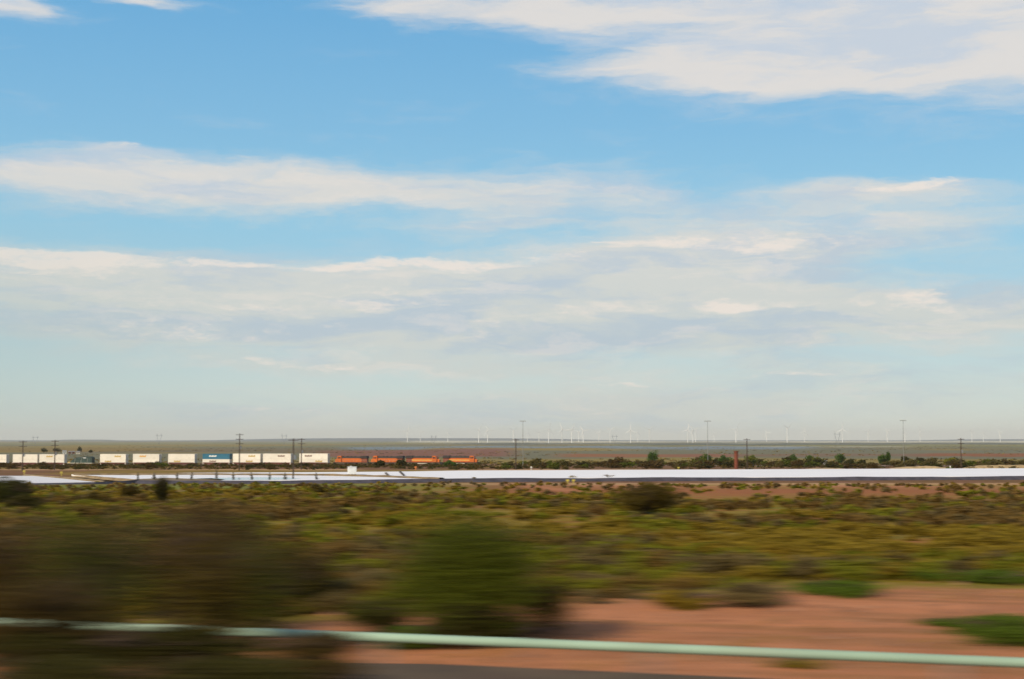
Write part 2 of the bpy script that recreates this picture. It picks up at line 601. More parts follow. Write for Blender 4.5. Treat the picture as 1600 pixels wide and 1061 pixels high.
def strip(name, qs, zs, s0, s1, mat, n=60):
    mb = MB()
    ss = np.linspace(s0, s1, n)
    for s in ss:
        for q, z in zip(qs, zs):
            mb.v.append(road_pt(s, q, z))
    k = len(qs)
    for i in range(n - 1):
        for j in range(k - 1):
            mb.f.append((i * k + j, (i + 1) * k + j, (i + 1) * k + j + 1, i * k + j + 1))
    return mb.build(name, mat)


m_asph = mat_simple('asphalt', (0.105, 0.069, 0.036), 0.9, var=0.25, scale=1.2, bump=0.3, dirt=((0.15, 0.075, 0.045), 0.6))
m_line = mat_simple('road_paint', (0.62, 0.60, 0.54), 0.7, var=0.15, scale=4)
rmb = MB(); _ss = np.linspace(-60, 90, 120)
for s_ in _ss:
    qe = 14.55 - 7.5 * float(np.clip((-1.9 - s_) / 2.6, 0, 1)) ** 1.1
    for q_, z_ in ((3.0, .012), (qe, .012), (qe + .07, -.05)):
        rmb.v.append(road_pt(s_, q_, z_))
for i_ in range(119):
    for j_ in range(2):
        rmb.f.append((i_ * 3 + j_, (i_ + 1) * 3 + j_, (i_ + 1) * 3 + j_ + 1, i_ * 3 + j_ + 1))
rd = tag(rmb.build('road', m_asph), kind='structure')

# ------------------------------------------------------------------ pipe rail along the road
m_mint = mat_simple('mint_paint', (0.27, 0.375, 0.275), 0.6, var=0.14, scale=1.6, spec=0.25, dirt=((0.30, 0.24, 0.17), 0.5))
m_gal = mat_simple('grey_steel', (0.22, 0.23, 0.22), 0.6, var=0.15, scale=3)
QR = 15.42
rail = empty('pipe_rail', road_pt(0, QR, 0))
tag(rail, 'long mint green pipe rail on short posts along the road verge', 'guard rail')
mtx = Matrix.Rotation(math.atan2(UY, UX), 4, 'Z')
rail.rotation_euler = (0, 0, math.atan2(UY, UX))
ZR = EYE - 2.165
for k in range(-7, 8):
    s0 = k * 6.0
    if s0 < -42 or s0 > 42: continue
    p = MB(); p.tube((s0 + .03, 0, ZR), (s0 + 5.97, 0, ZR), 0.050, n=16); p.build('pipe', m_mint, rail, smooth=False)
    c = MB(); c.tube((s0 - .09, 0, ZR), (s0 + .09, 0, ZR), 0.056, n=16); c.build('coupling', m_mint, rail)
    for h in (1.5, 4.5):
        x, y, _ = road_pt(s0 + h, QR, 0)
        q = MB(); q.tube((s0 + h, 0, zz(x, y) - .15), (s0 + h, 0, ZR - .05), 0.03, n=10); q.build('post', m_gal, rail)

# ------------------------------------------------------------------ evaporation ponds
EP = 9.5
ZP = EYE - EP


def pondpt(px, py, z=ZP):
    x, y, zr = ray(px, py)
    k = (z - EYE) / zr
    return (x * k, y * k, z)


m_salt = mat_simple('white_liner', (0.80, 0.765, 0.735), 0.6, var=0.02, scale=0.03, dirt=((0.74, 0.69, 0.65), 0.3))
m_dark = mat_simple('dark_bank', (0.060, 0.052, 0.062), 0.8, var=0.3, scale=0.4, dirt=((0.11, 0.08, 0.06), 0.6))
m_berm = mat_simple('berm_soil', (0.22, 0.155, 0.08), 0.95, var=0.3, scale=0.5)
m_water = mat_simple('pond_water', (0.36, 0.52, 0.60), 0.12, var=0.08, scale=0.05, spec=0.5)  # pale blue of the reflected sky is put into the base colour


def poly(name, pts, mat, kind='structure', thick=0.25):
    mb = MB()
    n = len(pts)
    mb.v = [tuple(p) for p in pts] + [(p[0], p[1], p[2] - thick) for p in pts]
    mb.f = [tuple(range(n))] + [(i, i + n, (i + 1) % n + n, (i + 1) % n) for i in range(n)] + [tuple(range(2 * n - 1, n - 1, -1))]
    o = fix_normals(mb.build(name, mat))
    return tag(o, kind=kind)


far_top = [(112, 741.0), (200, 740.0), (300, 738.8), (400, 738.2), (520, 737.6), (640, 736.6), (720, 735.2), (900, 734.4), (1100, 733.6), (1340, 732.6), (1600, 731.6), (1900, 730.4), (2500, 728.6)]
far_bot = [(2500, 739.6), (1900, 742.6), (1600, 744.2), (1340, 745.2), (1050, 746.2), (820, 747.2), (690, 748.0), (640, 746.0), (600, 744.2), (520, 742.0), (300, 740.6), (200, 741.2)]
poly('salt_pond', [pondpt(*p) for p in far_top + far_bot], m_salt)
near = [(112, 742.2), (200, 742.4), (300, 741.9), (500, 743.2), (590, 745.3), (665, 748.3), (560, 749.6), (440, 750.6), (300, 751.0), (210, 750.0), (150, 745.5)]
poly('salt_pond', [pondpt(*p) for p in near], m_salt)
left = [(-200, 742.0), (-60, 743.0), (52, 743.6), (100, 748.0), (150, 753.2), (60, 754.6), (-60, 755.4), (-200, 756.5)]
poly('salt_pond', [pondpt(*p) for p in left], m_salt)
poly('pond_water', [pondpt(px, py, ZP + .02) for px, py in [(300, 747.6), (345, 746.4), (410, 745.8), (455, 746.3), (470, 748.3), (430, 749.5), (345, 749.9)]], m_water, thick=.01)
# exposed mud in the near pond
poly('pond_mud', [pondpt(px, py, ZP + .02) for px, py in [(210, 748.6), (262, 746.6), (300, 748.0), (330, 747.2), (352, 749.0), (345, 750.6), (300, 750.9), (215, 750.2)]], m_berm, thick=.01)


def ridge(name, pts, w, h, mat, base=None, kind='structure'):
    """a low embankment following world points"""
    mb = MB(); k = 5
    P = [Vector(p) for p in pts]
    Q = []
    for a, b in zip(P[:-1], P[1:]):
        n = max(1, int((b - a).length / 4))
        Q += [a.lerp(b, i / n) for i in range(n)]
    Q.append(P[-1])
    for i, p in enumerate(Q):
        d = (Q[min(i + 1, len(Q) - 1)] - Q[max(i - 1, 0)]); d.z = 0; d.normalize()
        nrm = Vector((-d.y, d.x, 0))
        jw = w * (1 + .15 * math.sin(i * 1.7)); jh = h * (1 + .12 * math.sin(i * 2.3 + 1) + random.uniform(-.08, .08))
        for (t, zf) in ((-1, -0.4), (-.35, 1), (0, 1.05), (.35, 1), (1, -0.4)):
            mb.v.append(tuple(p + nrm * (t * jw) + Vector((0, 0, zf * jh if zf > 0 else zf * 1.0))))
    for i in range(len(Q) - 1):
        for j in range(k - 1):
            mb.f.append((i * k + j, i * k + j + 1, (i + 1) * k + j + 1, (i + 1) * k + j))
    o = fix_normals(mb.build(name, mat))
    return tag(o, kind=kind)


ridge('pond_berm', [pondpt(*p) for p in [(115, 741.7), (300, 741.2), (520, 742.6), (600, 744.8), (690, 748.6)]], 1.6, .35, m_berm)
ridge('pond_berm', [pondpt(*p) for p in [(40, 742.2), (110, 747.0), (165, 753.0)]], 1.2, .2, m_berm)
ridge('pond_berm', [pondpt(*p) for p in [(118, 742.2), (160, 746.3), (215, 750.7)]], 1.0, .2, m_berm)
for (nm, pl) in (('pond_bank', [(690, 748.6), (820, 747.8), (1050, 746.8), (1340, 745.8), (1600, 744.8), (1900, 743.2), (2500, 740.2)]),
                 ('pond_bank', [(215, 750.9), (300, 751.6), (440, 751.2), (560, 750.2), (690, 748.6)]),
                 ('pond_bank', [(-200, 757), (-60, 755.9), (60, 755.1), (150, 753.8), (215, 750.9)])):
    pts = [Vector(pondpt(*p)) for p in pl]
    mb = MB()
    Q = []
    for a, b in zip(pts[:-1], pts[1:]):
        n = max(1, int((b - a).length / 5)); Q += [a.lerp(b, i / n) for i in range(n)]
    Q.append(pts[-1])
    for i, p in enumerate(Q):
        j = random.uniform(-.05, .07) + .06 * math.sin(i * .7)
        mb.v += [(p.x, p.y + .5, p.z - .2), (p.x, p.y + .5, p.z + .08 + j), (p.x, p.y - .5, p.z + .08 + j), (p.x, p.y - 2.4, p.z - .62 - j), (p.x, p.y - 2.6, p.z - 1.5)]
    for i in range(len(Q) - 1):
        for j in range(4):
            mb.f.append((i * 5 + j, i * 5 + j + 1, (i + 1) * 5 + j + 1, (i + 1) * 5 + j))
    tag(fix_normals(mb.build(nm, m_dark)), kind='structure')

# ------------------------------------------------------------------ railway
TT = R(18); PD = 672.0


def track(px):
    u = (px - 800) / F
    d = PD / (math.cos(TT) + u * math.sin(TT))
    return u * d, d


def track_s(s):
    """s metres along the track from its foot point; returns x,y,z of rail level"""
    x0, y0 = PD * math.sin(TT), PD * math.cos(TT)
    x = x0 + s * math.cos(TT); y = y0 - s * math.sin(TT)
    u = x / y
    dd = 39.2
    return x, y, EYE - dd * y / F


def s_of(px):
    x, y = track(px)
    return (x - PD * math.sin(TT)) / math.cos(TT)


m_ballast = mat_simple('ballast', (0.13, 0.10, 0.085), 0.95, var=0.35, scale=2.0)
m_rail = mat_simple('rail_steel', (0.16, 0.11, 0.085), 0.5, metal=0.6, var=0.2)
ss = np.arange(s_of(-300), s_of(1900), 12.0)
mb = MB()
cy = Vector((math.sin(TT), math.cos(TT), 0))
for s in ss:
    x, y, z = track_s(s)
    zl = min(zz(x, y) - .8, z - 1.4)
    for (t, zv) in ((-5.5, zl), (-2.1, z - .2), (2.1, z - .2), (5.5, zl)):
        mb.v.append((x + cy.x * t, y + cy.y * t, zv))
for i in range(len(ss) - 1):
    for j in range(3):
        mb.f.append((i * 4 + j, i * 4 + j + 1, (i + 1) * 4 + j + 1, (i + 1) * 4 + j))
tag(fix_normals(mb.build('railway_embankment', m_ballast)), kind='structure')
for t in (-0.72, 0.72):
    mb = MB()
    for i, s in enumerate(ss):
        x, y, z = track_s(s)
        for (a, b) in ((-.04, -.19), (-.04, 0), (.04, 0), (.04, -.19)):
            mb.v.append((x + cy.x * (t + a), y + cy.y * (t + a), z + b))
    for i in range(len(ss) - 1):
        for j in range(3):
            mb.f.append((i * 4 + j, i * 4 + j + 1, (i + 1) * 4 + j + 1, (i + 1) * 4 + j))
    tag(fix_normals(mb.build('railway_rail', m_rail)), kind='structure')

m_or = mat_simple('loco_orange', (0.50, 0.110, 0.010), 0.45, var=0.12, scale=0.6, dirt=((0.30, 0.11, 0.03), 0.6))
m_rd = mat_simple('loco_grimy_red', (0.20, 0.045, 0.018), 0.6, var=0.25)
m_ye = mat_simple('loco_yellow', (0.66, 0.34, 0.05), 0.5, var=0.1)
m_bk = mat_simple('loco_black', (0.028, 0.022, 0.02), 0.6, var=0.3)
m_dk = mat_simple('running_gear', (0.055, 0.038, 0.03), 0.8, var=0.3)
m_pa = mat_simple('pale_steel', (0.55, 0.50, 0.40), 0.6, var=0.15)
m_gl = mat_simple('dark_glass', (0.02, 0.025, 0.03), 0.12, var=0.1, spec=0.6)
m_cw = mat_simple('container_white', (0.70, 0.655, 0.555), 0.6, var=0.06, scale=0.4, dirt=((0.50, 0.40, 0.28), 0.35))
m_cb = mat_simple('container_blue', (0.022, 0.13, 0.20), 0.5, var=0.12, scale=0.5)
m_wc = mat_simple('well_car_red', (0.11, 0.035, 0.028), 0.75, var=0.25)
m_em = mat_simple('emblem_ochre', (0.46, 0.31, 0.07), 0.6, var=0.1)
m_ew = mat_simple('emblem_white', (0.68, 0.68, 0.64), 0.6, var=0.05)
m_eb = mat_simple('emblem_brown', (0.20, 0.12, 0.09), 0.6, var=0.1)
m_tarp = mat_simple('green_tarp', (0.028, 0.05, 0.042), 0.7, var=0.35, scale=0.8)


def bogie(parent, x, axles, wb):
    b = MB()
    for y in (-.95, .95):
        b.box(x - wb / 2 - .5, x + wb / 2 + .5, y - .09, y + .09, .42, .86)
    b.box(x - .3, x + .3, -.9, .9, .5, .8)
    bo = b.build('bogie', m_dk, parent)
    for i in range(axles):
        xx = x - wb / 2 + wb * i / (axles - 1)
        w = MB()
        for y in (-.74, .74):
            w.tube((xx, y - .07, .47), (xx, y + .07, .47), .46, n=14)
        w.tube((xx, -.74, .47), (xx, .74, .47), .08, n=6)
        w.build('wheelset', m_bk, bo)


LL = 19.7


def make_loco():
    r = empty('locomotive', (0, 0, 0))
    h = LL / 2
    f = MB(); f.box(-h + .45, h - .45, -1.5, 1.5, 1.12, 1.55)
    fr = f.build('frame', m_bk, r)
    s = MB(); s.box(-h + .5, h - .5, -1.53, -1.505, 1.44, 1.55); s.box(-h + .5, h - .5, 1.505, 1.53, 1.44, 1.55)
    s.build('sill_stripe', m_rd, fr)
    b = MB(); b.box(-h + 3.9, h - 4.6, -.98, .98, 1.56, 3.55)
    hood = b.build('engine_hood', m_or, r)
    d = MB()
    for x in np.arange(-h + 4.6, h - 5.2, 1.25):
        d.box(x, x + 1.0, -1.0, -.985, 1.8, 3.2); d.box(x, x + 1.0, .985, 1.0, 1.8, 3.2)
    tag(d.build('hood_doors', m_or, hood), kind='stuff')
    st = MB(); st.box(-h + 4.0, h - 4.7, -1.012, -1.002, 2.2, 2.75)
    st.build('stripe', m_ye, hood)
    t = MB(); t.box(-h + 3.9, h - 4.6, -1.04, 1.04, 3.551, 4.5, taper=.92)
    for x in (-2.0, 0.2, 2.3):
        t.tube((x, 0, 4.5), (x, 0, 4.66), .55, n=12)
    t.build('hood_roof', m_bk, r)
    rr = MB(); rr.box(-h + .9, -h + 3.89, -1.1, 1.1, 1.56, 3.5)
    ra = rr.build('radiator_section', m_rd, r)
    g = MB(); g.prism([(-h + .8, 3.51), (-h + 4.6, 3.51), (-h + 4.3, 4.75), (-h + 1.0, 4.75)], -1.5, 1.5)
    g.build('radiator_wings', m_bk, r)
    c = MB(); c.prism([(h - 4.59, 1.56), (h - 2.2, 1.56), (h - 2.2, 3.4), (h - 2.45, 4.45), (h - 2.8, 4.72), (h - 4.59, 4.72)], -1.48, 1.48)
    cab = fix_normals(c.build('cab', m_or, r))
    for y0, y1 in ((-1.5, -1.482), (1.482, 1.5)):
        for xa, xb in ((h - 4.2, h - 3.5), (h - 3.3, h - 2.65)):
            MB().box(xa, xb, y0, y1, 3.3, 4.1).build('window', m_gl, cab)
    for ya, yb in ((-1.1, -.2), (.2, 1.1)):
        MB().box(h - 2.19, h - 2.16, ya, yb, 3.0, 3.38).build('window', m_gl, cab)
    n = MB(); n.prism([(h - 2.19, 1.56), (h - .95, 1.56), (h - .85, 2.7), (h - 1.2, 3.0), (h - 2.19, 3.15)], -.85, .85)
    nose = fix_normals(n.build('nose', m_or, r))
    for y in (-.2, .2):
        MB().tube((h - 1.0, y, 2.75), (h - .86, y, 2.75), .11, n=10).build('headlight', m_pa, nose)
    fu = MB(); fu.prism([(-2.9, .35), (2.9, .35), (2.9, 1.1), (-2.9, 1.1)], -1.35, 1.35)
    fu.build('fuel_tank', m_dk, r)
    lb = MB()
    lb.box(-2.6, 2.6, -1.37, -1.353, .72, 1.02)
    lb.build('tank_stripe', m_pa, r)
    for e in (-1, 1):
        p = MB(); p.box(e * (h - .25) - .2, e * (h - .25) + .2, -1.45, 1.45, .2, 1.5); p.build('pilot', m_bk, r)
        k = MB(); k.box(min(e * h, e * (h + .2)), max(e * h, e * (h + .2)), -.15, .15, .75, 1.05); k.build('coupler', m_dk, r)
        bogie(r, e * (h - 4.1), 3, 3.5)
    for y in (-1.48, 1.48):
        hr = MB(); hr.tube((-h + .6, y, 2.55), (h - 4.8, y, 2.55), .025, n=5)
        for x in np.arange(-h + .6, h - 4.8, 1.9): hr.tube((x, y, 1.55), (x, y, 2.55), .022, n=5)
        hr.build('handrail', m_pa, r)
    return r


def place_on_track(o, s, flip=False, dz=0.0):
    x, y, z = track_s(s)
    o.location = (x, y, z + dz)
    o.rotation_euler = (0, 0, -TT + (math.pi if flip else 0))


lc = [550.5, 606.5, 662.0, 720.0]
loco = make_loco()
ll_lab = ['orange and black locomotive coupled directly ahead of the white containers, cab facing left',
          'second orange locomotive from the containers, dark rear end facing right',
          'third orange locomotive from the containers, just behind the leading one',
          'leading orange and black locomotive at the head of the train, cab facing right']
for i, px in enumerate(lc):
    o = loco if i == 0 else copy_tree(loco)
    place_on_track(o, s_of(px), flip=i < 2)
    tag(o, ll_lab[i], 'locomotive', 'locomotives hauling the freight train')


def make_container(mat):
    r = empty('shipping_container', (0, 0, 0))
    L, Wd, H = 16.15, 2.56, 2.82
    b = MB(); b.box(-L / 2 + .05, L / 2 - .05, -Wd / 2 + .05, Wd / 2 - .05, .05, H - .03)
    b.build('body', mat, r)
    rb = MB()
    for x in np.arange(-L / 2 + .55, L / 2 - .3, .62):
        rb.box(x, x + .3, -Wd / 2 + .015, -Wd / 2 + .049, .16, H - .16); rb.box(x, x + .3, Wd / 2 - .049, Wd / 2 - .015, .16, H - .16)
    tag(rb.build('side_ribs', mat, r), kind='stuff')
    f = MB()
    for x in (-L / 2, L / 2 - .16):
        for y in (-Wd / 2, Wd / 2 - .16): f.box(x, x + .16, y, y + .16, 0, H)
    for z in (0, H - .12):
        for y in (-Wd / 2, Wd / 2 - .1): f.box(-L / 2 + .16, L / 2 - .16, y, y + .1, z, z + .12)
    f.build('corner_frame', mat, r)
    d = MB(); d.box(L / 2 - .05, L / 2 - .01, -1.1, -.02, .16, H - .16); d.box(L / 2 - .05, L / 2 - .01, .02, 1.1, .16, H - .16)
    dd = d.build('doors', mat, r)
    lk = MB()
    for y in (-.8, -.35, .35, .8): lk.tube((L / 2 + .005, y, .2), (L / 2 + .005, y, H - .2), .02, n=5)
    tag(lk.build('lock_rods', m_pa, dd), kind='stuff')
    return r


def make_well(Lc):
    r = empty('well_car', (0, 0, 0))
    h = Lc / 2
    for y0, y1 in ((-1.45, -1.32), (1.32, 1.45)):
        b = MB(); b.prism([(-h + 1.2, 1.15), (-h + 1.7, .42), (h - 1.7, .42), (h - 1.2, 1.15), (h - 1.2, 1.45), (-h + 1.2, 1.45)], y0, y1)
        fix_normals(b.build('side_sill', m_wc, r))
    f = MB(); f.box(-h + 1.8, h - 1.8, -1.3, 1.3, .28, .33); f.build('well_floor', m_wc, r)
    for e in (-1, 1):
        p = MB(); p.box(min(e * (h - 1.25), e * (h - .05)), max(e * (h - 1.25), e * (h - .05)), -1.3, 1.3, .95, 1.25); p.build('end_platform', m_wc, r)
    bogie(r, -h + .3, 2, 1.75)
    if True:
        c = MB(); c.box(h - .1, h + .5, -.15, .15, .8, 1.05); c.build('coupler', m_dk, r)
    return r


def emblem(parent, x, z, w, h, mat):
    """a small flat mark of slanted bars on the side facing the road"""
    mb = MB()
    n = 5
    for i in range(n):
        a = x - w / 2 + w * i / n
        hh = h * (1.0 if i in (0, 2, 4) else .75)
        b = len(mb.v)
        y0 = -1.296
        mb.v += [(a, y0, z), (a + w / n * .85, y0, z), (a + w / n * 1.1, y0, z + hh), (a + w / n * .25, y0, z + hh)]
        mb.v += [(p[0], y0 + .014, p[2]) for p in mb.v[b:b + 4]]
        mb.f += [(b, b + 1, b + 2, b + 3), (b + 7, b + 6, b + 5, b + 4)] + [(b + i, b + 4 + i, b + 4 + (i + 1) % 4, b + (i + 1) % 4) for i in range(4)]
    return mb.build('emblem', mat, parent)


cw = make_container(m_cw)
cbp = make_container(m_cb)
well = make_well(17.6)
used = {'w': False, 'b': False, 'well': False}


def get(kind):
    p = {'w': cw, 'b': cbp, 'well': well}[kind]
    if used[kind]:
        c = copy_tree(p)
        for ch in list(c.children):
            if ch.name.startswith('emblem'):
                bpy.data.objects.remove(ch)
        return c
    used[kind] = True
    return p


stacks = [(-44, None, None), (-4, (.2, 'o'), None), (44, None, None), (85.5, (-1.5, 'o'), None), (180.5, (3, 'o'), (-3, 'o')), (232, (-2, 'p'), None), (287, None, (-2.5, 'o')),
          (341, (-2, 'w'), (-2, 'n')), (388.5, (3, 'o'), (1.5, 'o')), (435.5, (2.5, 'n'), None), (492.5, (-3, 'n'), (3, 'o'))]
where = {-44: 'beyond the left edge', -4: 'at the left edge of the view', 44: 'second from the left edge of the view', 85.5: 'just left of the dark green tarpaulin load',
         180.5: 'just right of the dark green tarpaulin load', 232: 'second stack right of the tarpaulin load', 287: 'just left of the blue container stack', 341: 'under the blue container',
         388.5: 'just right of the blue container stack', 435.5: 'second stack right of the blue container', 492.5: 'right behind the orange locomotives'}
EM = {'o': m_em, 'p': m_ye, 'w': m_ew, 'n': m_eb}
for (px, up, lo) in stacks:
    s = s_of(px)
    wc = get('well'); place_on_track(wc, s)
    tag(wc, 'dark red well car, its container stack ' + where[px], 'rail car', 'well cars of the container train')
    for lev in (0, 1):
        blue = px == 341 and lev == 1
        c = get('b' if blue else 'w')
        place_on_track(c, s, dz=.34 + lev * 2.84)
        if blue:
            tag(c, 'blue shipping container with a white mark, the only blue box on the train', 'container', 'containers on the freight train')
        else:
            tag(c, ('upper' if lev else 'lower') + ' cream container, its stack ' + where[px], 'container', 'containers on the freight train')
        if px == 341 and lev == 0:
            c['label'] = 'white shipping container directly beneath the blue one'
        e = up if lev else lo
        if e:
            emblem(c, e[0] * 1.0, 1.2 if lev else 1.3, 4.0 if not e[1] == 'w' else 4.4, .85, EM[e[1]])
# dark load on a flat car
s = s_of(130)
fc = empty('flat_car', (0, 0, 0)); place_on_track(fc, s)
tag(fc, 'low flat car under the dark green tarpaulin load', 'rail car')
MB().box(-8.6, 8.6, -1.45, 1.45, .95, 1.25).build('deck', m_pa, fc)
MB().box(-8.2, 8.2, -.3, .3, .6, .945).build('centre_sill', m_wc, fc)
bogie(fc, -6.4, 2, 1.75); bogie(fc, 6.4, 2, 1.75)
ld = empty('covered_load', (0, 0, 0)); place_on_track(ld, s, dz=1.25)
tag(ld, 'dark green tarpaulin covered machinery load on the flat car between white container stacks', 'cargo')
a = MB(); a.prism([(-6.6, 0), (7.4, 0), (7.5, 2.9), (6.2, 3.5), (4.2, 3.2), (2.6, 3.45), (.4, 2.6), (-1.4, 3.0), (-3.8, 2.5), (-5.6, 1.2)], -1.3, 1.3)
fix_normals(a.build('tarpaulin', m_tarp, ld))
for x in (-3.6, .3, 4.3):
    MB().tube((x, -1.33, .05), (x + .4, -1.33, 2.5), .05, n=5).build('strap', m_pa, ld)
MB().box(1.8, 3.6, -1.34, -1.305, 2.5, 2.9).build('patch', m_ew, ld)
MB().box(-8.2, -6.8, -1.0, 1.0, 0, .55).build('crate', m_em, ld)

# ------------------------------------------------------------------ foliage meshes


def leaf_mesh(name, mat, centers, sizes, up=0.45, seed=1):
    """many small separate leaf faces"""
    g = np.random.default_rng(seed)
    n = len(centers)
    d = g.normal(size=(n, 3)); d[:, 2] = np.abs(d[:, 2]) * .8 + up
    d /= np.linalg.norm(d, axis=1)[:, None]
    t = g.normal(size=(n, 3)); t -= (t * d).sum(1)[:, None] * d; t /= np.linalg.norm(t, axis=1)[:, None]
    b = np.cross(d, t)
    s = np.asarray(sizes).reshape(-1, 1)
    v = np.stack([centers - t * s, centers + b * s * .55, centers + t * s, centers - b * s * .55], 1).reshape(-1, 3)
    me = bpy.data.meshes.new(name)
    me.vertices.add(4 * n); me.vertices.foreach_set('co', v.ravel())
    me.loops.add(4 * n); me.loops.foreach_set('vertex_index', np.arange(4 * n, dtype=np.int32))
    me.polygons.add(n); me.polygons.foreach_set('loop_start', np.arange(0, 4 * n, 4, dtype=np.int32))
    me.update(calc_edges=True)
    me.materials.append(mat)
    return me


def shrub_points(n, r, h, seed, lobes=7, low=0.0, dome=.36):
    """points in a ragged dome of lobes, denser towards the lobe skins"""
    g = np.random.default_rng(seed)
    out = []
    for i in range(lobes):
        a = g.uniform(0, 2 * math.pi); rr = r * g.uniform(0, .68)
        cx, cy = rr * math.cos(a), rr * math.sin(a)
        cz = h * g.uniform(.3 + low, .72) * (1 - dome * (rr / (.68 * r)) ** 2)
        lr = r * g.uniform(.28, .52); lh = h * g.uniform(.2, .36)
        k = n // lobes
        d = g.normal(size=(k, 3)); d /= np.linalg.norm(d, axis=1)[:, None]
        q = g.random(k) ** .45
        out.append(np.stack([cx + d[:, 0] * q * lr, cy + d[:, 1] * q * lr, cz + d[:, 2] * q * lh], 1))
    p = np.concatenate(out)
    p[:, 2] = np.maximum(p[:, 2], .02)
    return p


def stems_mb(r, h, n, seed, rad=.018, sub=2):
    g = random.Random(seed)
    mb = MB()
    for i in range(n):
        a = g.uniform(0, 6.283); t = g.uniform(.25, .85)
        p0 = Vector((g.uniform(-.06, .06) * r, g.uniform(-.06, .06) * r, 0))
        p1 = Vector((math.cos(a) * r * t * .45, math.sin(a) * r * t * .45, h * g.uniform(.3, .5)))
        p2 = Vector((math.cos(a) * r * t, math.sin(a) * r * t, h * g.uniform(.6, .95)))
        mb.tube(p0, p1, rad, rad * .7, 5, False); mb.tube(p1, p2, rad * .7, rad * .25, 5, False)
        for k in range(sub):
            q = p1.lerp(p2, g.uniform(0, .6))
            e = q + Vector((g.uniform(-1, 1) * r * .3, g.uniform(-1, 1) * r * .3, h * g.uniform(.1, .3)))
            mb.tube(q, e, rad * .4, rad * .15, 4, False)
    return mb


L_green = mat_leaf('leaf_green', (0.120, 0.125, 0.006), (0.25, 0.225, 0.014), (0.19, 0.182, 0.010))
L_bush = mat_leaf('leaf_bush_green', (0.042, 0.052, 0.004), (0.105, 0.105, 0.010), (0.070, 0.072, 0.007))
L_cbush = mat_leaf('leaf_bush_fresh', (0.060, 0.078, 0.004), (0.14, 0.15, 0.010), (0.095, 0.11, 0.007))
L_belt = mat_leaf('leaf_belt_olive', (0.085, 0.070, 0.016), (0.155, 0.122, 0.030), (0.12, 0.088, 0.022))
L_bright = mat_leaf('leaf_bright_green', (0.055, 0.105, 0.006), (0.13, 0.18, 0.014), (0.09, 0.13, 0.010))
L_olive = mat_leaf('leaf_olive', (0.18, 0.135, 0.010), (0.31, 0.225, 0.022), (0.26, 0.165, 0.014))
L_obush = mat_leaf('leaf_bush_olive', (0.065, 0.048, 0.005), (0.13, 0.092, 0.012), (0.10, 0.065, 0.009))
L_brown = mat_leaf('leaf_brown', (0.15, 0.084, 0.020), (0.25, 0.14, 0.034), (0.19, 0.12, 0.025))
L_bbush = mat_leaf('leaf_bush_brown', (0.060, 0.036, 0.008), (0.115, 0.068, 0.014), (0.08, 0.052, 0.010))
L_grey = mat_leaf('leaf_grey', (0.16, 0.115, 0.045), (0.23, 0.17, 0.068), (0.16, 0.11, 0.032))
L_dark = mat_leaf('leaf_dark', (0.034, 0.036, 0.005), (0.068, 0.066, 0.008), (0.056, 0.042, 0.007))
m_bark = mat_simple('bark', (0.085, 0.055, 0.035), 0.9, var=0.3, scale=6)


def big_shrub(name, px, depth, r, h, mat, label, cat='shrub', n=5000, leaf=.035, lobes=12, seed=1, low=0.0, dx=0, dy=0, group=None, stems=22, dome=.30):
    x, y = PT(px, depth); x += dx; y += dy
    o = empty(name, (x, y, zz(x, y) - .03), random.uniform(0, 6))
    tag(o, label, cat, group)
    p = shrub_points(n, r, h, seed, lobes, low, dome)
    me = leaf_mesh('foliage', mat, p, np.random.default_rng(seed).uniform(.6, 1.3, len(p)) * leaf, seed=seed)
    f = bpy.data.objects.new('foliage', me); COL.objects.link(f); f.parent = o
    stems_mb(r, h, stems, seed).build('branches', m_bark, o)
    return o


# large bushes beside the road and out in the field
big_shrub('roadside_bush', 340, 15.3, 0.60, 1.55, L_obush, 'olive brown bush overhanging the pipe rail and breaking its line, left of centre', n=3000, lobes=12, seed=3, low=.05)
big_shrub('roadside_bush', 150, 18.3, 1.35, 2.1, L_bush, 'dark green bush just behind the left part of the pipe rail', n=7600, lobes=16, seed=4)
big_shrub('roadside_bush', 400, 18.9, 1.0, 1.65, L_bush, 'mid green bush behind the pipe rail, right of the dark green one', n=3400, lobes=13, seed=44)
big_shrub('roadside_bush', -10, 19.0, 1.3, 2.1, L_bbush, 'brown tinged bush at the left edge behind the pipe rail', n=7600, lobes=14, seed=5)
big_shrub('roadside_bush', 270, 20.5, 1.2, 2.1, L_bbush, 'thin brown bush behind the two green ones beside the pipe rail', n=3600, lobes=14, seed=45)
big_shrub('roadside_bush', 90, 15.2, 1.1, 1.15, L_bbush, 'thin sparse bush in front of the pipe rail near the left edge', n=2900, lobes=12, seed=47, stems=14)
big_shrub('roadside_bush', 60, 15.0, 1.2, .42, L_dark, 'low dark bush in the bottom left corner in front of the pipe rail', n=6000, lobes=14, seed=6)
big_shrub('roadside_bush', 500, 14.9, 0.6, .42, L_bbush, 'small low brown bush between asphalt edge and pipe rail', n=2400, lobes=9, seed=16)
big_shrub('roadside_bush', 280, 14.9, 1.15, .47, L_dark, 'low spreading dark bush between two taller ones along the pipe rail', n=6000, lobes=14, seed=17)
big_shrub('roadside_bush', 100, 12.6, 1.3, .46, L_dark, 'lowest dark bush along the bottom edge at the left', n=9000, lobes=14, seed=41, stems=14)
big_shrub('roadside_bush', 350, 12.9, 1.0, .42, L_dark, 'low dark bush along the bottom edge, right of the lowest one', n=7000, lobes=14, seed=42, stems=14)
big_shrub('roadside_bush', 520, 13.3, 0.6, .32, L_bbush, 'flat brown bush at the bottom edge where the asphalt begins', n=2400, lobes=8, seed=43, stems=12)
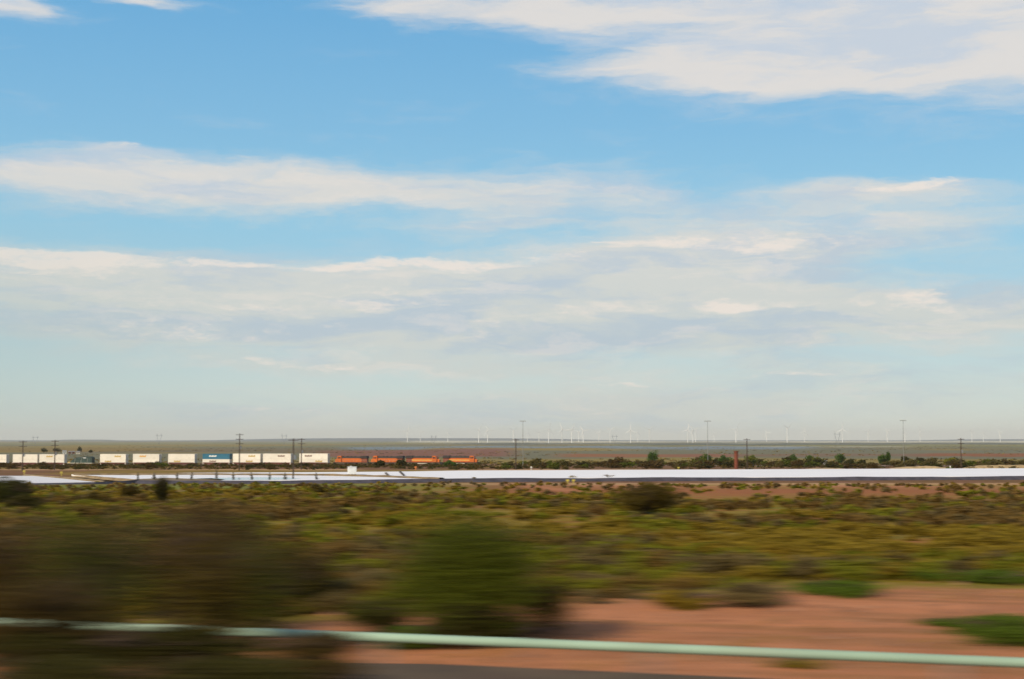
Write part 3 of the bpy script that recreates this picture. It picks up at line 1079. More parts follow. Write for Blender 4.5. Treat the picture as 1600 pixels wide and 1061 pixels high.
big_shrub('desert_bush', 728, 20.2, 1.32, 1.95, L_cbush, 'large rounded green bush standing behind the pipe rail near the centre', n=19000, lobes=36, seed=7, dome=.12)
big_shrub('desert_bush', 740, 19.6, .75, .7, L_dark, 'dark leaves added for the shaded foot of the large round green bush', n=4200, lobes=10, seed=8)  # dark overlay deepening the shaded base of the big green bush
big_shrub('desert_bush', 858, 20.9, .85, .85, L_brown, 'low brownish bush just right of the large round green bush', n=2300, lobes=12, seed=9)
big_shrub('desert_bush', 600, 21.2, .7, .6, L_bush, 'low green bush just left of the large round green bush', n=2200, lobes=10, seed=46)
big_shrub('desert_bush', 450, 24, 1.2, 1.3, L_obush, 'broad olive bush between the roadside bushes and the large green bush', n=8000, lobes=12, seed=10)
big_shrub('desert_bush', 330, 27, 1.5, 1.9, L_bbush, 'wide brown bush rising behind the roadside bushes on the left', n=9000, lobes=13, seed=11)
big_shrub('desert_bush', 1006, 78, 1.95, 2.0, L_obush, 'isolated dark rounded bush below the white pond strip, right of centre', n=9000, leaf=.07, lobes=20, seed=12)
big_shrub('desert_bush', 207, 104, .95, 1.6, L_obush, 'upright brown bush reaching up to the pond edge on the left', n=5500, leaf=.06, lobes=9, seed=13)
big_shrub('desert_bush', 256, 86, .7, 1.9, L_dark, 'taller olive bush just right of the upright brown bush', n=4200, leaf=.06, lobes=8, seed=14)
big_shrub('desert_bush', 18, 76, 1.9, 1.95, L_dark, 'dark green bush at the left edge below the white pond', n=9000, leaf=.07, lobes=12, seed=15)
big_shrub('desert_bush', 45, 70, 1.6, 1.1, L_dark, 'low dark green bush in front of the one at the left edge', n=6000, leaf=.06, lobes=9, seed=18)
big_shrub('desert_bush', 496, 158, 1.15, 1.35, L_obush, 'small round olive bush just under the dark pond bank', n=1500, leaf=.12, lobes=9, seed=19)
big_shrub('desert_bush', 150, 82, .85, 1.0, L_obush, 'small brown bush left of the two upright bushes', n=4000, leaf=.06, lobes=8, seed=20)
big_shrub('desert_bush', 930, 75, .8, .65, L_brown, 'little brown bush left of the isolated dark bush', n=1400, leaf=.05, lobes=8, seed=21)
big_shrub('desert_bush', 1165, 25.5, 1.0, .5, L_grey, 'low grey green bush on the edge of the bare red dirt', n=2600, lobes=9, seed=22)
big_shrub('desert_bush', 1060, 25.0, .8, .4, L_olive, 'flat olive bush left of the grey green one on the dirt edge', n=1900, lobes=8, seed=23)
wp = [(1575, 20.4, .95, .42, 'bright green weed patch on the red dirt at the right edge', 4200),
      (1535, 21.3, .75, .30, 'ragged green weeds directly left of the patch at the right edge', 2200),
      (1470, 22.2, .5, .18, 'thin tail end of the green weeds at the right edge', 900),
      (1310, 27.5, .9, .34, 'bright green weed patch where the scrub meets the dirt', 2400),
      (1270, 28.3, .6, .26, 'smaller green weeds left of the patch where scrub meets dirt', 1200),
      (1545, 30.5, 1.3, .34, 'long green weed patch along the upper edge of the red dirt at right', 2400),
      (1440, 31.2, .9, .28, 'green weed patch left of the long one on the upper dirt edge', 1600),
      (640, 19.3, .6, .36, 'green weeds at the foot of the large round bush on its left side', 2000)]
for k_, (px_, d_, r_0, h_, l_, n_0) in enumerate(wp):
    big_shrub('weed_patch', px_, d_, r_0, h_, L_bright, l_, 'weeds', n=n_0, lobes=22, seed=240 + k_)
big_shrub('desert_bush', 1240, 17.6, .35, .16, L_olive, 'tiny tuft of olive weeds on the dirt close behind the pipe rail', 'weeds', n=500, lobes=5, seed=29)

# field shrubs: 290 nearest as things, the rest joined
kinds = [('sage_shrub', L_grey, 'small grey brown sage clump scattered in the middle of the scrub field', 'grey sage clumps of the scrub field', .42, .42),
         ('green_shrub', L_green, 'small olive green clump scattered in the middle of the scrub field', 'green clumps of the scrub field', .50, .36),
         ('brown_shrub', L_brown, 'small dry brown clump scattered in the middle of the scrub field', 'dry brown clumps of the scrub field', .45, .42),
         ('yellow_green_shrub', L_olive, 'small yellowish clump scattered in the middle of the scrub field', 'yellowish clumps of the scrub field', .52, .34)]
protos = []
for ki, (nm, mt, lb, gp, r, h) in enumerate(kinds):
    ms = []
    for v in range(3):
        p = shrub_points(650, r, h, 100 + ki * 10 + v, 7)
        ms.append(leaf_mesh(nm, mt, p, np.random.default_rng(v).uniform(.6, 1.3, len(p)) * .035, seed=200 + v))
    protos.append(ms)


def edge_q(a):
    return np.interp(a, [-0.4, -0.11, 0.0, 0.08, 0.2, 0.36, .6], [19.8, 22.4, 24.0, 26.0, 31, 33.5, 36])


pts = []
while len(pts) < 7800:
    t = rng.random()
    d = 22 * (330 / 22) ** (t ** .95)
    a = rng.uniform(-.62, .62)
    x = a * d
    q = d + x * TH
    if q < edge_q(a) + rng.uniform(0, 2): continue
    dens = float(fbm(np.array(x / 9), np.array(d / 9 + 3), 3)) if d > 60 else float(fbm(np.array(x / 3.5), np.array(d / 3.5 + 3), 3)) + .04
    if dens < rng.uniform(.32, .6): continue
    yy = HY + float(np.interp(d, ED, EV)) * F / d
    if 760 < yy < 776 and a > -.08 and rng.random() < .86: continue
    if yy < 758 and a > -.06 and rng.random() < .85: continue
    if yy < 764 and a <= -.06 and rng.random() < .6: continue
    pts.append((x, d))
pts.sort(key=lambda p: p[1] + (1000 if abs(p[0] / p[1]) > .40 else 0))
stuff = {k: [] for k in range(4)}
for i, (x, d) in enumerate(pts):
    kn = float(fbm(np.array(x / 14 + 50), np.array(d / 11 + 9), 3)) + rng.uniform(-.12, .12)
    ki = 2 if kn < .40 else 0 if kn < .47 else 1 if kn < .58 else 3
    sc = rng.uniform(.55, 1.35) * (1.0 + min(d, 200) / 260)
    if i < 290:
        nm, mt, lb, gp, r, h = kinds[ki]
        o = bpy.data.objects.new(nm, protos[ki][i % 3]); COL.objects.link(o)
        o.location = (x, d, zz(x, d) - .03)
        o.rotation_euler = (0, 0, rng.uniform(0, 6.28)); o.scale = (sc * rng.uniform(.9, 1.3), sc, sc * rng.uniform(.75, 1.15))
        pxx = 800 + x / d * F
        reg = ('left part' if pxx < 400 else 'centre left' if pxx < 800 else 'centre right' if pxx < 1200 else 'right part') + (', near rows' if d < 29 else ', farther rows')
        lb2 = lb.replace(' scattered in the middle of the scrub field', ' of the scrub field, ' + reg)
        tag(o, lb2, 'shrub', gp + ', ' + reg)
    else:
        stuff[ki].append((x, d, sc))
for ki, lst in stuff.items():
    nm, mt, lb, gp, r, h = kinds[ki]
    C = []; Sz = []
    for i, (x, d, sc) in enumerate(lst):
        n = int(np.interp(d, [20, 60, 150, 330], [260, 150, 75, 36]))
        p = shrub_points(n, r * sc, h * sc, 5000 + i, 4)
        p[:, 0] += x; p[:, 1] += d; p[:, 2] += zz(x, d) - .03
        C.append(p); Sz.append(rng.uniform(.7, 1.3, len(p)) * np.interp(d, [20, 60, 150, 330], [.05, .085, .15, .24]) * sc ** .5)
    me = leaf_mesh('scrub_cover', mt, np.concatenate(C), np.concatenate(Sz), up=1.1, seed=ki)
    o = bpy.data.objects.new('scrub_cover', me); COL.objects.link(o)
    tag(o, 'distant part of the ' + ['grey sage', 'olive green', 'dry brown', 'yellowish'][ki] + ' scrub covering the field', 'scrub', kind='stuff')

# stones lying on the bare dirt: nobody could count them
n = 5200
d = rng.uniform(14.9, 36, n); a = rng.uniform(-.5, .5, n); x = a * d; q = d + x * TH
keep = (q > 15.5) & (q < edge_q(a) + 2)
x = x[keep]; d = d[keep]; z = zt(x, d); n = len(x)
rs = rng.uniform(.012, .05, n) * (1 + 1.5 * (rng.random(n) < .06))
base = np.array([(1, 0, 0), (0, 1, 0), (-1, 0, 0), (0, -1, 0), (0, 0, .8), (0, 0, -.4)])
V = np.stack([x, d, z], 1)[:, None, :] + base[None] * rs[:, None, None] * rng.uniform(.6, 1.4, (n, 6, 1))
T6 = np.array([(0, 1, 4), (1, 2, 4), (2, 3, 4), (3, 0, 4), (1, 0, 5), (2, 1, 5), (3, 2, 5), (0, 3, 5)])
Fc = (T6[None] + (np.arange(n) * 6)[:, None, None]).reshape(-1, 3)
me = bpy.data.meshes.new('gravel'); me.from_pydata(V.reshape(-1, 3).tolist(), [], Fc.tolist()); me.update()
me.materials.append(mat_simple('stone', (0.27, 0.135, 0.075), 0.9, var=.4, scale=2))
go = bpy.data.objects.new('gravel', me); COL.objects.link(go)
tag(go, 'small reddish stones strewn over the bare roadside dirt', 'gravel', kind='stuff')

# grass and little weeds between the shrubs
n = 23000
d = 17 * (110 / 17) ** rng.random(n); a = rng.uniform(-.62, .62, n); x = a * d; q = d + x * TH
keep = (q > 16.0) & ((q > edge_q(a)) | (rng.random(n) < .05)) & (fbm(x / 4, d / 4, 3) > .42)
x = x[keep]; d = d[keep]
zg = zt(x, d)
C = np.repeat(np.stack([x, d, zg], 1), 5, 0)
C[:, :2] += rng.normal(size=(len(C), 2)) * .10
hgt = rng.uniform(.05, .16, len(C)); wd = .012 * np.maximum(1, C[:, 1] / 25)
ang = rng.uniform(0, 6.28, len(C)); lean = rng.normal(size=(len(C), 2)) * .05
v = np.stack([C + np.stack([np.cos(ang) * wd, np.sin(ang) * wd, 0 * wd - .01], 1), C - np.stack([np.cos(ang) * wd, np.sin(ang) * wd, 0 * wd + .01], 1),
              C + np.stack([lean[:, 0], lean[:, 1], hgt], 1)], 1).reshape(-1, 3)
me = bpy.data.meshes.new('grass'); nn = len(C)
me.vertices.add(3 * nn); me.vertices.foreach_set('co', v.ravel())
me.loops.add(3 * nn); me.loops.foreach_set('vertex_index', np.arange(3 * nn, dtype=np.int32))
me.polygons.add(nn); me.polygons.foreach_set('loop_start', np.arange(0, 3 * nn, 3, dtype=np.int32))
me.update(calc_edges=True); me.materials.append(L_olive)
go = bpy.data.objects.new('grass', me); COL.objects.link(go)
tag(go, 'short sparse grass between the desert shrubs', 'grass', kind='stuff')

# bushes beyond the ponds
bp = {}
for nm, mt in (('olive', L_belt), ('dark', L_dark), ('brown', L_bbush), ('green', L_cbush)):
    bp[nm] = []
    for v in range(3):
        p = shrub_points(460, 2.0, 2.5, 300 + v, 8)
        bp[nm].append(leaf_mesh('bush', mt, p, np.random.default_rng(v).uniform(.6, 1.3, len(p)) * .27, seed=v))
nb = 0
for i in range(2600):
    px = rng.uniform(-60, 1680) if i % 3 else rng.uniform(760, 1680)
    dep = rng.uniform(495, 690) if px < 770 else rng.uniform(495, 800)
    x, y = PT(px, dep)
    dens = float(fbm(np.array(x / 40 + 4), np.array(y / 40), 3))
    if dens < .36 or nb >= 298: continue
    tx, ty = track(px)
    if abs(dep - ty) < 9 or (px < 770 and dep > ty - 12): continue
    sc = rng.uniform(.5, 1.1)
    if px > 780: sc *= 1.62 if dep > 560 else 1.2
    elif 500 < px < 780: sc *= .62
    else: sc *= 1.0 if dep < 640 else .7
    k = rng.choice(['olive', 'dark', 'brown', 'green'], p=[.34, .22, .26, .18] if px > 700 else [.24, .30, .40, .06])
    o = bpy.data.objects.new('belt_bush', bp[k][i % 3]); COL.objects.link(o)
    o.location = (x, y, zz(x, y) - .05); o.rotation_euler = (0, 0, rng.uniform(-.4, .4)); o.scale = (sc * rng.uniform(1, 1.9), sc, sc * rng.uniform(.7, 1.1))
    reg = 'below the left containers' if px < 330 else 'below the containers before the locomotives' if px < 530 else 'below the locomotives' if px < 780 else 'left of the rusty column' if px < 1149 else 'between rusty column and right mast' if px < 1410 else 'right of the right mast'
    tag(o, {'olive': 'olive', 'dark': 'dark green', 'brown': 'dry brown', 'green': 'fresh green'}[k] + ' bush in the brush belt behind the ponds, ' + reg, 'bush', k + ' belt bushes ' + reg)
    nb += 1
# low brush filling the belt between those bushes
for nm, mt, k0 in (('dark green', L_dark, 0), ('olive', L_obush, 1), ('brown', L_bbush, 2)):
    C = []; Sz = []
    for i in range(820):
        px = rng.uniform(-350, 2100); dep = rng.uniform(496, 690 if px < 780 else 780)
        x, y = PT(px, dep)
        if abs(dep - track(px)[1]) < 9 or (px < 780 and dep > track(px)[1] - 12): continue
        if fbm(np.array(x / 28 + 8), np.array(y / 60), 3) < (.40 if px < 780 else .44): continue
        w = rng.uniform(.5, 1.25)
        p = shrub_points(34, 2.2 * w, 1.7 * w, 21000 + i + 700 * k0, 4); p[:, 0] += x; p[:, 1] += y; p[:, 2] += zz(x, y) - .1
        C.append(p); Sz.append(rng.uniform(.22, .42, len(p)))
    o = bpy.data.objects.new('low_brush', leaf_mesh('low_brush', mt, np.concatenate(C), np.concatenate(Sz), up=.7, seed=70 + k0)); COL.objects.link(o)
    tag(o, 'low ' + nm + ' brush filling the belt between ponds and railway', 'brush', kind='stuff')
# far brush: uncountable, one object
n = 7000
pxs = rng.uniform(-350, 2100, n); dep = 780 * (5200 / 780) ** (rng.random(n) ** .8)
dep[:900] = rng.uniform(700, 1000, 900); pxs[:900] = rng.uniform(740, 1700, 900)
for nm, mt, k0 in (('dark', L_dark, 0), ('olive', L_olive, 1), ('brown', L_brown, 2)):
    C = []; Sz = []
    for i in range(k0, n, 3):
        x, y = PT(pxs[i], dep[i])
        if y < track(pxs[i])[1] + 8: continue
        if fbm(np.array(x / 160), np.array(y / 220), 3) < (.50 if i >= 900 else .36): continue
        w = rng.uniform(.5, 1.1)
        p = shrub_points(20, 2.6 * w * (1 + dep[i] / 2500), 1.4 * w, 9000 + i, 3); p[:, 0] += x; p[:, 1] += y; p[:, 2] += zz(x, y) - .1
        C.append(p); Sz.append(rng.uniform(.3, .6, len(p)))
    o = bpy.data.objects.new('far_brush', leaf_mesh('far_brush', mt, np.concatenate(C), np.concatenate(Sz), seed=77)); COL.objects.link(o)
    tag(o, 'far off ' + nm + ' brush over the plain beyond the railway', 'brush', kind='stuff')

# trees
def tree(px, depth, w, h, mat, label, slim=False, seed=1):
    x, y = PT(px, depth)
    o = empty('tree', (x, y, zz(x, y) - .1))
    tag(o, label, 'tree', 'trees beyond the ponds')
    g = random.Random(seed)
    t = MB(); top = Vector((g.uniform(-.3, .3), 0, h * .55))
    t.tube((0, 0, 0), top * .5, .2, .15, 8); t.tube(top * .5, top, .15, .07, 8)
    for k in range(6):
        b = top * g.uniform(.35, .95); e = b + Vector((g.uniform(-1, 1) * w * .35, g.uniform(-1, 1) * w * .35, h * g.uniform(.1, .3)))
        t.tube(b, e, .07, .025, 5)
    t.build('trunk', m_bark, o)
    p = shrub_points(1500, w / 2 * 1.25, h * .95, seed + 500, 12, low=.12, dome=.05)
    me = leaf_mesh('crown', mat, p, np.random.default_rng(seed).uniform(.6, 1.3, len(p)) * .34, seed=seed)
    c = bpy.data.objects.new('crown', me); COL.objects.link(c); c.parent = o
    return o


L_tree = mat_leaf('leaf_tree', (0.045, 0.090, 0.010), (0.10, 0.165, 0.022), (0.07, 0.12, 0.015))
L_tree2 = mat_leaf('leaf_tree_yellow', (0.12, 0.13, 0.02), (0.20, 0.21, 0.035), (0.15, 0.16, 0.02))
T = [(1018, 760, 7.6, 9.2, L_tree, 'lone bright green tree standing clear of the brush, right of centre'),
     (1103, 700, 7.0, 6.5, L_tree, 'green tree beside the middle tall mast'),
     (1131, 690, 6.2, 5.8, L_tree, 'pale green tree just left of the rusty column'),
     (1172, 640, 7.0, 5.6, L_tree2, 'yellow green tree right of the rusty column, by a power pole'),
     (1238, 720, 6.2, 6.6, L_tree, 'round green tree midway between rusty column and the right mast'),
     (1264, 740, 4.6, 6.0, L_tree, 'narrow green tree, right one of a pair midway along the brush belt'),
     (1228, 700, 5.0, 4.6, L_dark, 'low dark tree at the left foot of the round green tree'),
     (1274, 735, 4.2, 5.2, L_tree2, 'small yellowish tree beside the small pale hut'),
     (1313, 700, 6.0, 6.4, L_tree, 'green tree standing below the V shaped pylon'),
     (1376, 700, 5.4, 6.2, L_tree, 'broad green tree left of the slim poplar'),
     (1386, 700, 2.6, 7.8, L_tree, 'slim tall poplar left of the right mast'),
     (1412, 690, 5.2, 5.4, L_dark, 'dark tree at the foot of the right mast'),
     (1437, 690, 5.2, 4.8, L_dark, 'dark spreading tree right of the right mast'),
     (1482, 680, 6.5, 4.6, L_green, 'olive tree left of the far right power pole'),
     (70, 1750, 11, 7.5, L_dark, 'dark farmstead tree behind the left power pole'),
     (92, 1760, 11, 7.5, L_dark, 'dark farmstead tree left of the white farmhouse'),
     (126, 1700, 6, 10, L_dark, 'tall narrow dark tree beside the farm shed'),
     (144, 1720, 6, 5, L_dark, 'small dark tree right of the farm shed'),
     (594, 590, 4.4, 3.4, L_dark, 'small dark green tree between pond and the first two locomotives'),
     (628, 585, 4.8, 3.6, L_dark, 'small dark green tree below the third locomotive'),
     (705, 580, 5.0, 3.2, L_tree, 'small green tree below the leading locomotive')]
for i, t in enumerate(T):
    tree(*t[:5], t[5], seed=i + 1)

# ------------------------------------------------------------------ poles, masts, pylons
m_wood = mat_simple('pole_wood', (0.060, 0.040, 0.028), 0.9, var=0.3, scale=4)
m_mast = mat_simple('mast_steel', (0.24, 0.24, 0.22), 0.7, metal=0.0, var=0.1)
m_pyl = mat_simple('pylon_steel', (0.20, 0.21, 0.22), 0.6, metal=0.3, var=0.1)
m_ins = mat_simple('insulator', (0.25, 0.23, 0.2), 0.4)


def power_pole(px, depth, ytop, label, arms=2, rz=0.3, extra=True):
    x, y = PT(px, depth); z0 = zz(x, y)
    H = EYE + (HY - ytop) / F * depth - z0
    o = empty('power_pole', (x, y, z0), rz)
    tag(o, label, 'power pole', 'wooden power poles near the ponds')
    MB().tube((0, 0, -.3), (0, 0, H), .21, .14, 10).build('pole', m_wood, o)
    for k in range(arms):
        z = H - .5 - k * 1.5
        MB().box(-1.25, 1.25, -.20, -.08, z, z + .14).build('crossarm', m_wood, o)
        for xx in (-1.1, -.5, .5, 1.1):
            MB().tube((xx, -.14, z + .14), (xx, -.14, z + .36), .06, .04, 8).build('insulator', m_ins, o)
    if extra:
        MB().tube((.38, -.1, H - 5.2), (.38, -.1, H - 4.1), .28, .28, 12).build('transformer', m_pyl, o)
    return o


power_pole(38, 470, 688.5, 'dark wooden power pole at the far left, left of a similar pole', 2, .2)
power_pole(88, 490, 687.5, 'dark wooden power pole second from the left edge', 2, .2)
power_pole(375.5, 480, 677.5, 'tallest wooden power pole, standing before the containers', 3, .2)
power_pole(459.5, 352, 685, 'wooden power pole crossing the white pond, left one of a close pair', 1, .2)
power_pole(472, 500, 684.8, 'wooden power pole behind the pond, right one of a close pair', 2, .2)
power_pole(806, 500, 685.5, 'wooden power pole right of the locomotives near the centre', 1, .2, False)
power_pole(1166, 500, 685, 'wooden power pole just right of the rusty column', 1, .2, False)
power_pole(1499.5, 500, 684.5, 'wooden power pole at the far right above the pond', 3, .2)


def mast(px, depth, ytop, label):
    x, y = PT(px, depth); z0 = zz(x, y)
    H = EYE + (HY - ytop) / F * depth - z0
    o = empty('high_mast_light', (x, y, z0))
    tag(o, label, 'light mast', 'tall thin grey light masts')
    MB().tube((0, 0, -.3), (0, 0, H), .14, .08, 12).build('pole', m_mast, o)
    MB().box(-1.4, 1.4, -.10, .10, H - .25, H - .05).build('lamp_bar', m_mast, o)
    for xx in (-1.25, -.45, .45, 1.25):
        MB().box(xx - .16, xx + .16, -.2, .2, H - .45, H - .26, taper=.7).build('lamp_head', m_mast, o)


mast(817, 640, 657.5, 'tall thin grey light mast left of the wind turbines, near the centre')
mast(1105, 640, 657.5, 'tall thin grey light mast rising behind a green tree, middle one of three')
mast(1410, 640, 656.5, 'tall thin grey light mast on the right, rightmost of three')


def pylon(px, ytop, label, depth=6200):
    x, y = PT(px, depth); z0 = zz(x, y)
    H = EYE + (HY - ytop) / F * depth - z0
    o = empty('transmission_pylon', (x, y, z0), .25)
    tag(o, label, 'pylon', 'V shaped transmission pylons on the horizon')
    r = .45
    lg = MB()
    for sx in (-1, 1):
        lg.tube((0, 0, 0), (sx * 9, 0, H * .74), r, r, 5)
        lg.tube((sx * 9, 0, H * .74), (sx * 12, 0, H), r, r * .6, 5); lg.tube((sx * 9, 0, H * .74), (sx * 6, 0, H), r, r * .6, 5)
    lg.build('mast_legs', m_pyl, o)
    br = MB(); br.tube((-15, 0, H * .8), (15, 0, H * .8), r, r, 5); br.build('cross_beam', m_pyl, o)
    gy = MB()
    for sx in (-1, 1):
        for sy in (-1, 1): gy.tube((sx * 9, 0, H * .74), (sx * 14, sy * 10, 0), .12, .12, 4)
    gy.build('guy_wires', m_pyl, o)


pylon(57, 681, 'faint V shaped pylon on the horizon at the far left')
pylon(250, 677.5, 'clear V shaped pylon on the horizon above the left containers')
pylon(445, 678, 'V shaped pylon on the horizon left of the pair of power poles')
pylon(678, 680, 'faint V shaped pylon on the horizon above the locomotives')
pylon(960, 679, 'V shaped pylon on the horizon among the wind turbines')
pylon(1307, 674, 'large V shaped pylon on the horizon above the green trees', 5200)

# wind turbines
m_tur = mat_simple('turbine_white', (0.71, 0.70, 0.67), 0.5, var=0.03)


def make_turbine():
    r = empty('wind_turbine', (0, 0, 0))
    MB().tube((0, 0, 0), (0, 0, 80), 2.3, 1.4, 10).build('tower', m_tur, r)
    n = MB(); n.box(-1.8, 1.8, -4, 6, 78.6, 82.4); n.build('nacelle', m_tur, r)
    hub = empty('rotor_hub', (0, -5.2, 80.5)); bpy.data.objects.remove(hub)
    h = MB(); h.tube((0, 1.5, 0), (0, -1.8, 0), 1.9, .8, 10)
    hb = h.build('rotor', m_tur, r); hb.location = (0, -5.4, 80.5)
    for k in range(3):
        m = MB(); a = 2 * math.pi * k / 3
        M = Matrix.Rotation(a, 4, 'Y')
        prof = [(0, 1.1, 1.0), (7, 2.8, .8), (20, 2.2, .55), (34, 1.5, .4), (47, .4, .2)]
        b0 = 0
        for (z, w, t) in prof:
            for (xx, yy) in ((-w * .5, 0), (0, -t), (w, 0), (0, t)):
                m.v.append(tuple(M @ Vector((xx, yy, z))))
        for i in range(len(prof) - 1):
            for j in range(4):
                m.f.append((i * 4 + j, i * 4 + (j + 1) % 4, (i + 1) * 4 + (j + 1) % 4, (i + 1) * 4 + j))
        m.f.append((16, 17, 18, 19))
        m.build('blade', m_tur, hb)
    return r


tur = make_turbine()
# column, hub row, depth, rotor angle, facing
TL = [(637, 673, 12500, .3), (657, 676, 15000, 1.2), (700, 676, 14000, 2.0), (748, 671.5, 10500, .5), (762, 672, 10500, 1.6), (802, 673, 11000, .9), (824, 676, 14500, .1),
      (842, 677, 15000, 1.0), (857, 671, 9800, .25), (878, 671, 9800, 1.75), (893, 671, 9500, .45), (904, 675, 13500, .8), (911, 673, 10500, 1.4), (935, 677, 15500, .6), (953, 672, 10500, 1.1),
      (985, 672, 9500, 2.0), (996, 676, 14500, .3), (1014, 671, 11000, .9), (1074, 672, 10500, .2), (1082, 671, 10000, 1.3), (1086, 674, 12500, .7), (1115, 676, 14500, 1.9), (1149, 671, 9800, .5),
      (1197, 676, 13500, 1.5), (1229, 669, 10500, .9), (1256, 675, 14000, .2), (1315, 671, 10000, 2.05), (1355, 674, 12500, .6), (1385, 674, 13000, 1.2), (1412.5, 676, 12500, .4), (1436, 674, 12800, 1.7),
      (1517, 675, 14000, .9), (1535, 677, 16000, .1), (1561, 676, 14000, 1.3)]
wh = {637: 'leftmost faint wind turbine on the horizon', 748: 'white wind turbine left one of a pair left of the centre mast', 762: 'white wind turbine right one of a pair left of the centre mast',
      802: 'white wind turbine just left of the centre power pole', 857: 'white wind turbine with raised blades first right of the centre mast', 1149: 'white wind turbine directly above the rusty column',
      1229: 'white wind turbine highest above the horizon right of the rusty column', 1315: 'white wind turbine just right of the large V shaped pylon', 1412.5: 'pale wind turbine beside the right light mast',
      1561: 'rightmost faint wind turbine on the horizon', 1014: 'white wind turbine above the lone green tree', 1115: 'faint wind turbine just right of the middle mast'}
cnt = {}
for i, (px, hy, dep, ra) in enumerate(TL):
    o = tur if i == 0 else copy_tree(tur)
    x, y = PT(px, dep); z0 = zz(x, y)
    hub = EYE + (HY - hy) / F * dep
    o.location = (x, y, z0 - 3)
    sc = (hub - z0 + 3) / 80.5
    o.scale = (sc, sc, sc)
    o.rotation_euler = (0, 0, .35 + rng.uniform(-.5, .5))
    for ch in o.children:
        if ch.name.startswith('rotor'): ch.rotation_euler = (0, ra, 0)
    lab = wh.get(px)
    if lab is None:
        cl = 'left' if px < 830 else 'dense central' if px < 1000 else 'bunched middle right' if px < 1100 else 'right hand'
        cnt[cl] = cnt.get(cl, 0) + 1
        lab = ['leftmost', 'second', 'third', 'fourth', 'fifth', 'sixth', 'seventh', 'eighth', 'ninth', 'tenth', 'eleventh'][cnt[cl] - 1] + ' small white turbine from left in the %s cluster' % cl
    if False:
        lab = 'small white wind turbine in the %s cluster of the far wind farm' % ('left' if px < 830 else 'dense central' if px < 1000 else 'bunched middle right' if px < 1100 else 'right hand')
    tag(o, lab, 'wind turbine', 'wind turbines on the horizon')

# ------------------------------------------------------------------ small things around the ponds
m_rust = mat_simple('rusty_steel', (0.15, 0.042, 0.022), 0.85, var=0.3, scale=1.5, dirt=((0.08, 0.035, 0.02), 0.7))
x, y = PT(1149, 490); z0 = zz(x, y)
o = empty('rusty_column', (x, y, z0)); tag(o, 'thick rust red steel column standing behind the white pond', 'column')
MB().tube((0, 0, -.2), (0, 0, 6.1), .66, .66, 16).build('shaft', m_rust, o)
MB().tube((0, 0, 6.1), (0, 0, 6.5), .80, .80, 16).build('cap', m_rust, o)
for z in (1.5, 3.2, 4.8):
    MB().tube((0, 0, z), (0, 0, z + .12), .70, .70, 16).build('band', m_rust, o)

m_tank = mat_simple('tank_white', (0.66, 0.66, 0.63), 0.5, var=0.06, dirt=((0.4, 0.38, 0.33), .5))
px0 = pondpt(550, 741.6)
o = empty('white_tank', (px0[0], px0[1], ZP + .02), .25); tag(o, 'white square water tank standing on the pond berm below the locomotives', 'tank')
MB().box(-1.05, 1.05, -.95, .95, .16, 2.05).build('body', m_tank, o)
MB().box(-1.15, 1.15, -1.05, 1.05, 2.05, 2.17).build('lid', m_tank, o)
MB().tube((-.3, 0, 2.17), (-.3, 0, 2.36), .3, .25, 12).build('filler_cap', m_tank, o)
f = MB()
for xx in (-.9, 0, .9): f.box(xx - .1, xx + .1, -.95, .95, 0, .159)
f.build('skid', m_dk, o)
r_ = MB()
for xx in (-.7, -.23, .23, .7): r_.box(xx - .04, xx + .04, -.99, -.952, .2, 2.0)
r_.build('panel_ribs', m_tank, o)

# fence posts in front of the near pond
m_post = mat_simple('weathered_post', (0.075, 0.060, 0.045), 0.95, var=0.3)
for i, px in enumerate([216, 240, 276, 299, 338, 365, 393, 421, 446, 495]):
    b = pondpt(px, 751.9, ZP - .4)
    o = empty('fence_post', (b[0], b[1], ZP - .6), random.uniform(0, 3)); o.rotation_euler = (random.uniform(-.06, .06), random.uniform(-.1, .1), 0)
    H = 2.3 if px != 338 else 2.9
    MB().tube((0, 0, -.4), (0, 0, H), .15, .12, 8).build('post', m_post, o)
    MB().box(-.42, .42, -.20, -.155, H * .66, H * .66 + .14).build('rail_stub', m_post, o)
    p = shrub_points(150, .55, H * .95, 700 + i, 6); v_ = bpy.data.objects.new('climbing_weeds', leaf_mesh('climbing_weeds', L_dark, p, np.full(len(p), .12), seed=i)); COL.objects.link(v_); v_.parent = o
    lb = 'weathered wooden post on the near bank before the white pond'
    if px == 495: lb = 'rightmost weathered post, right of the pole that crosses the white pond'
    elif px == 338: lb = 'taller weathered post in front of the white pond, left of the blue water'
    elif px == 216: lb = 'leftmost weathered post before the white pond'
    tag(o, lb, 'post', 'weathered posts before the white pond')

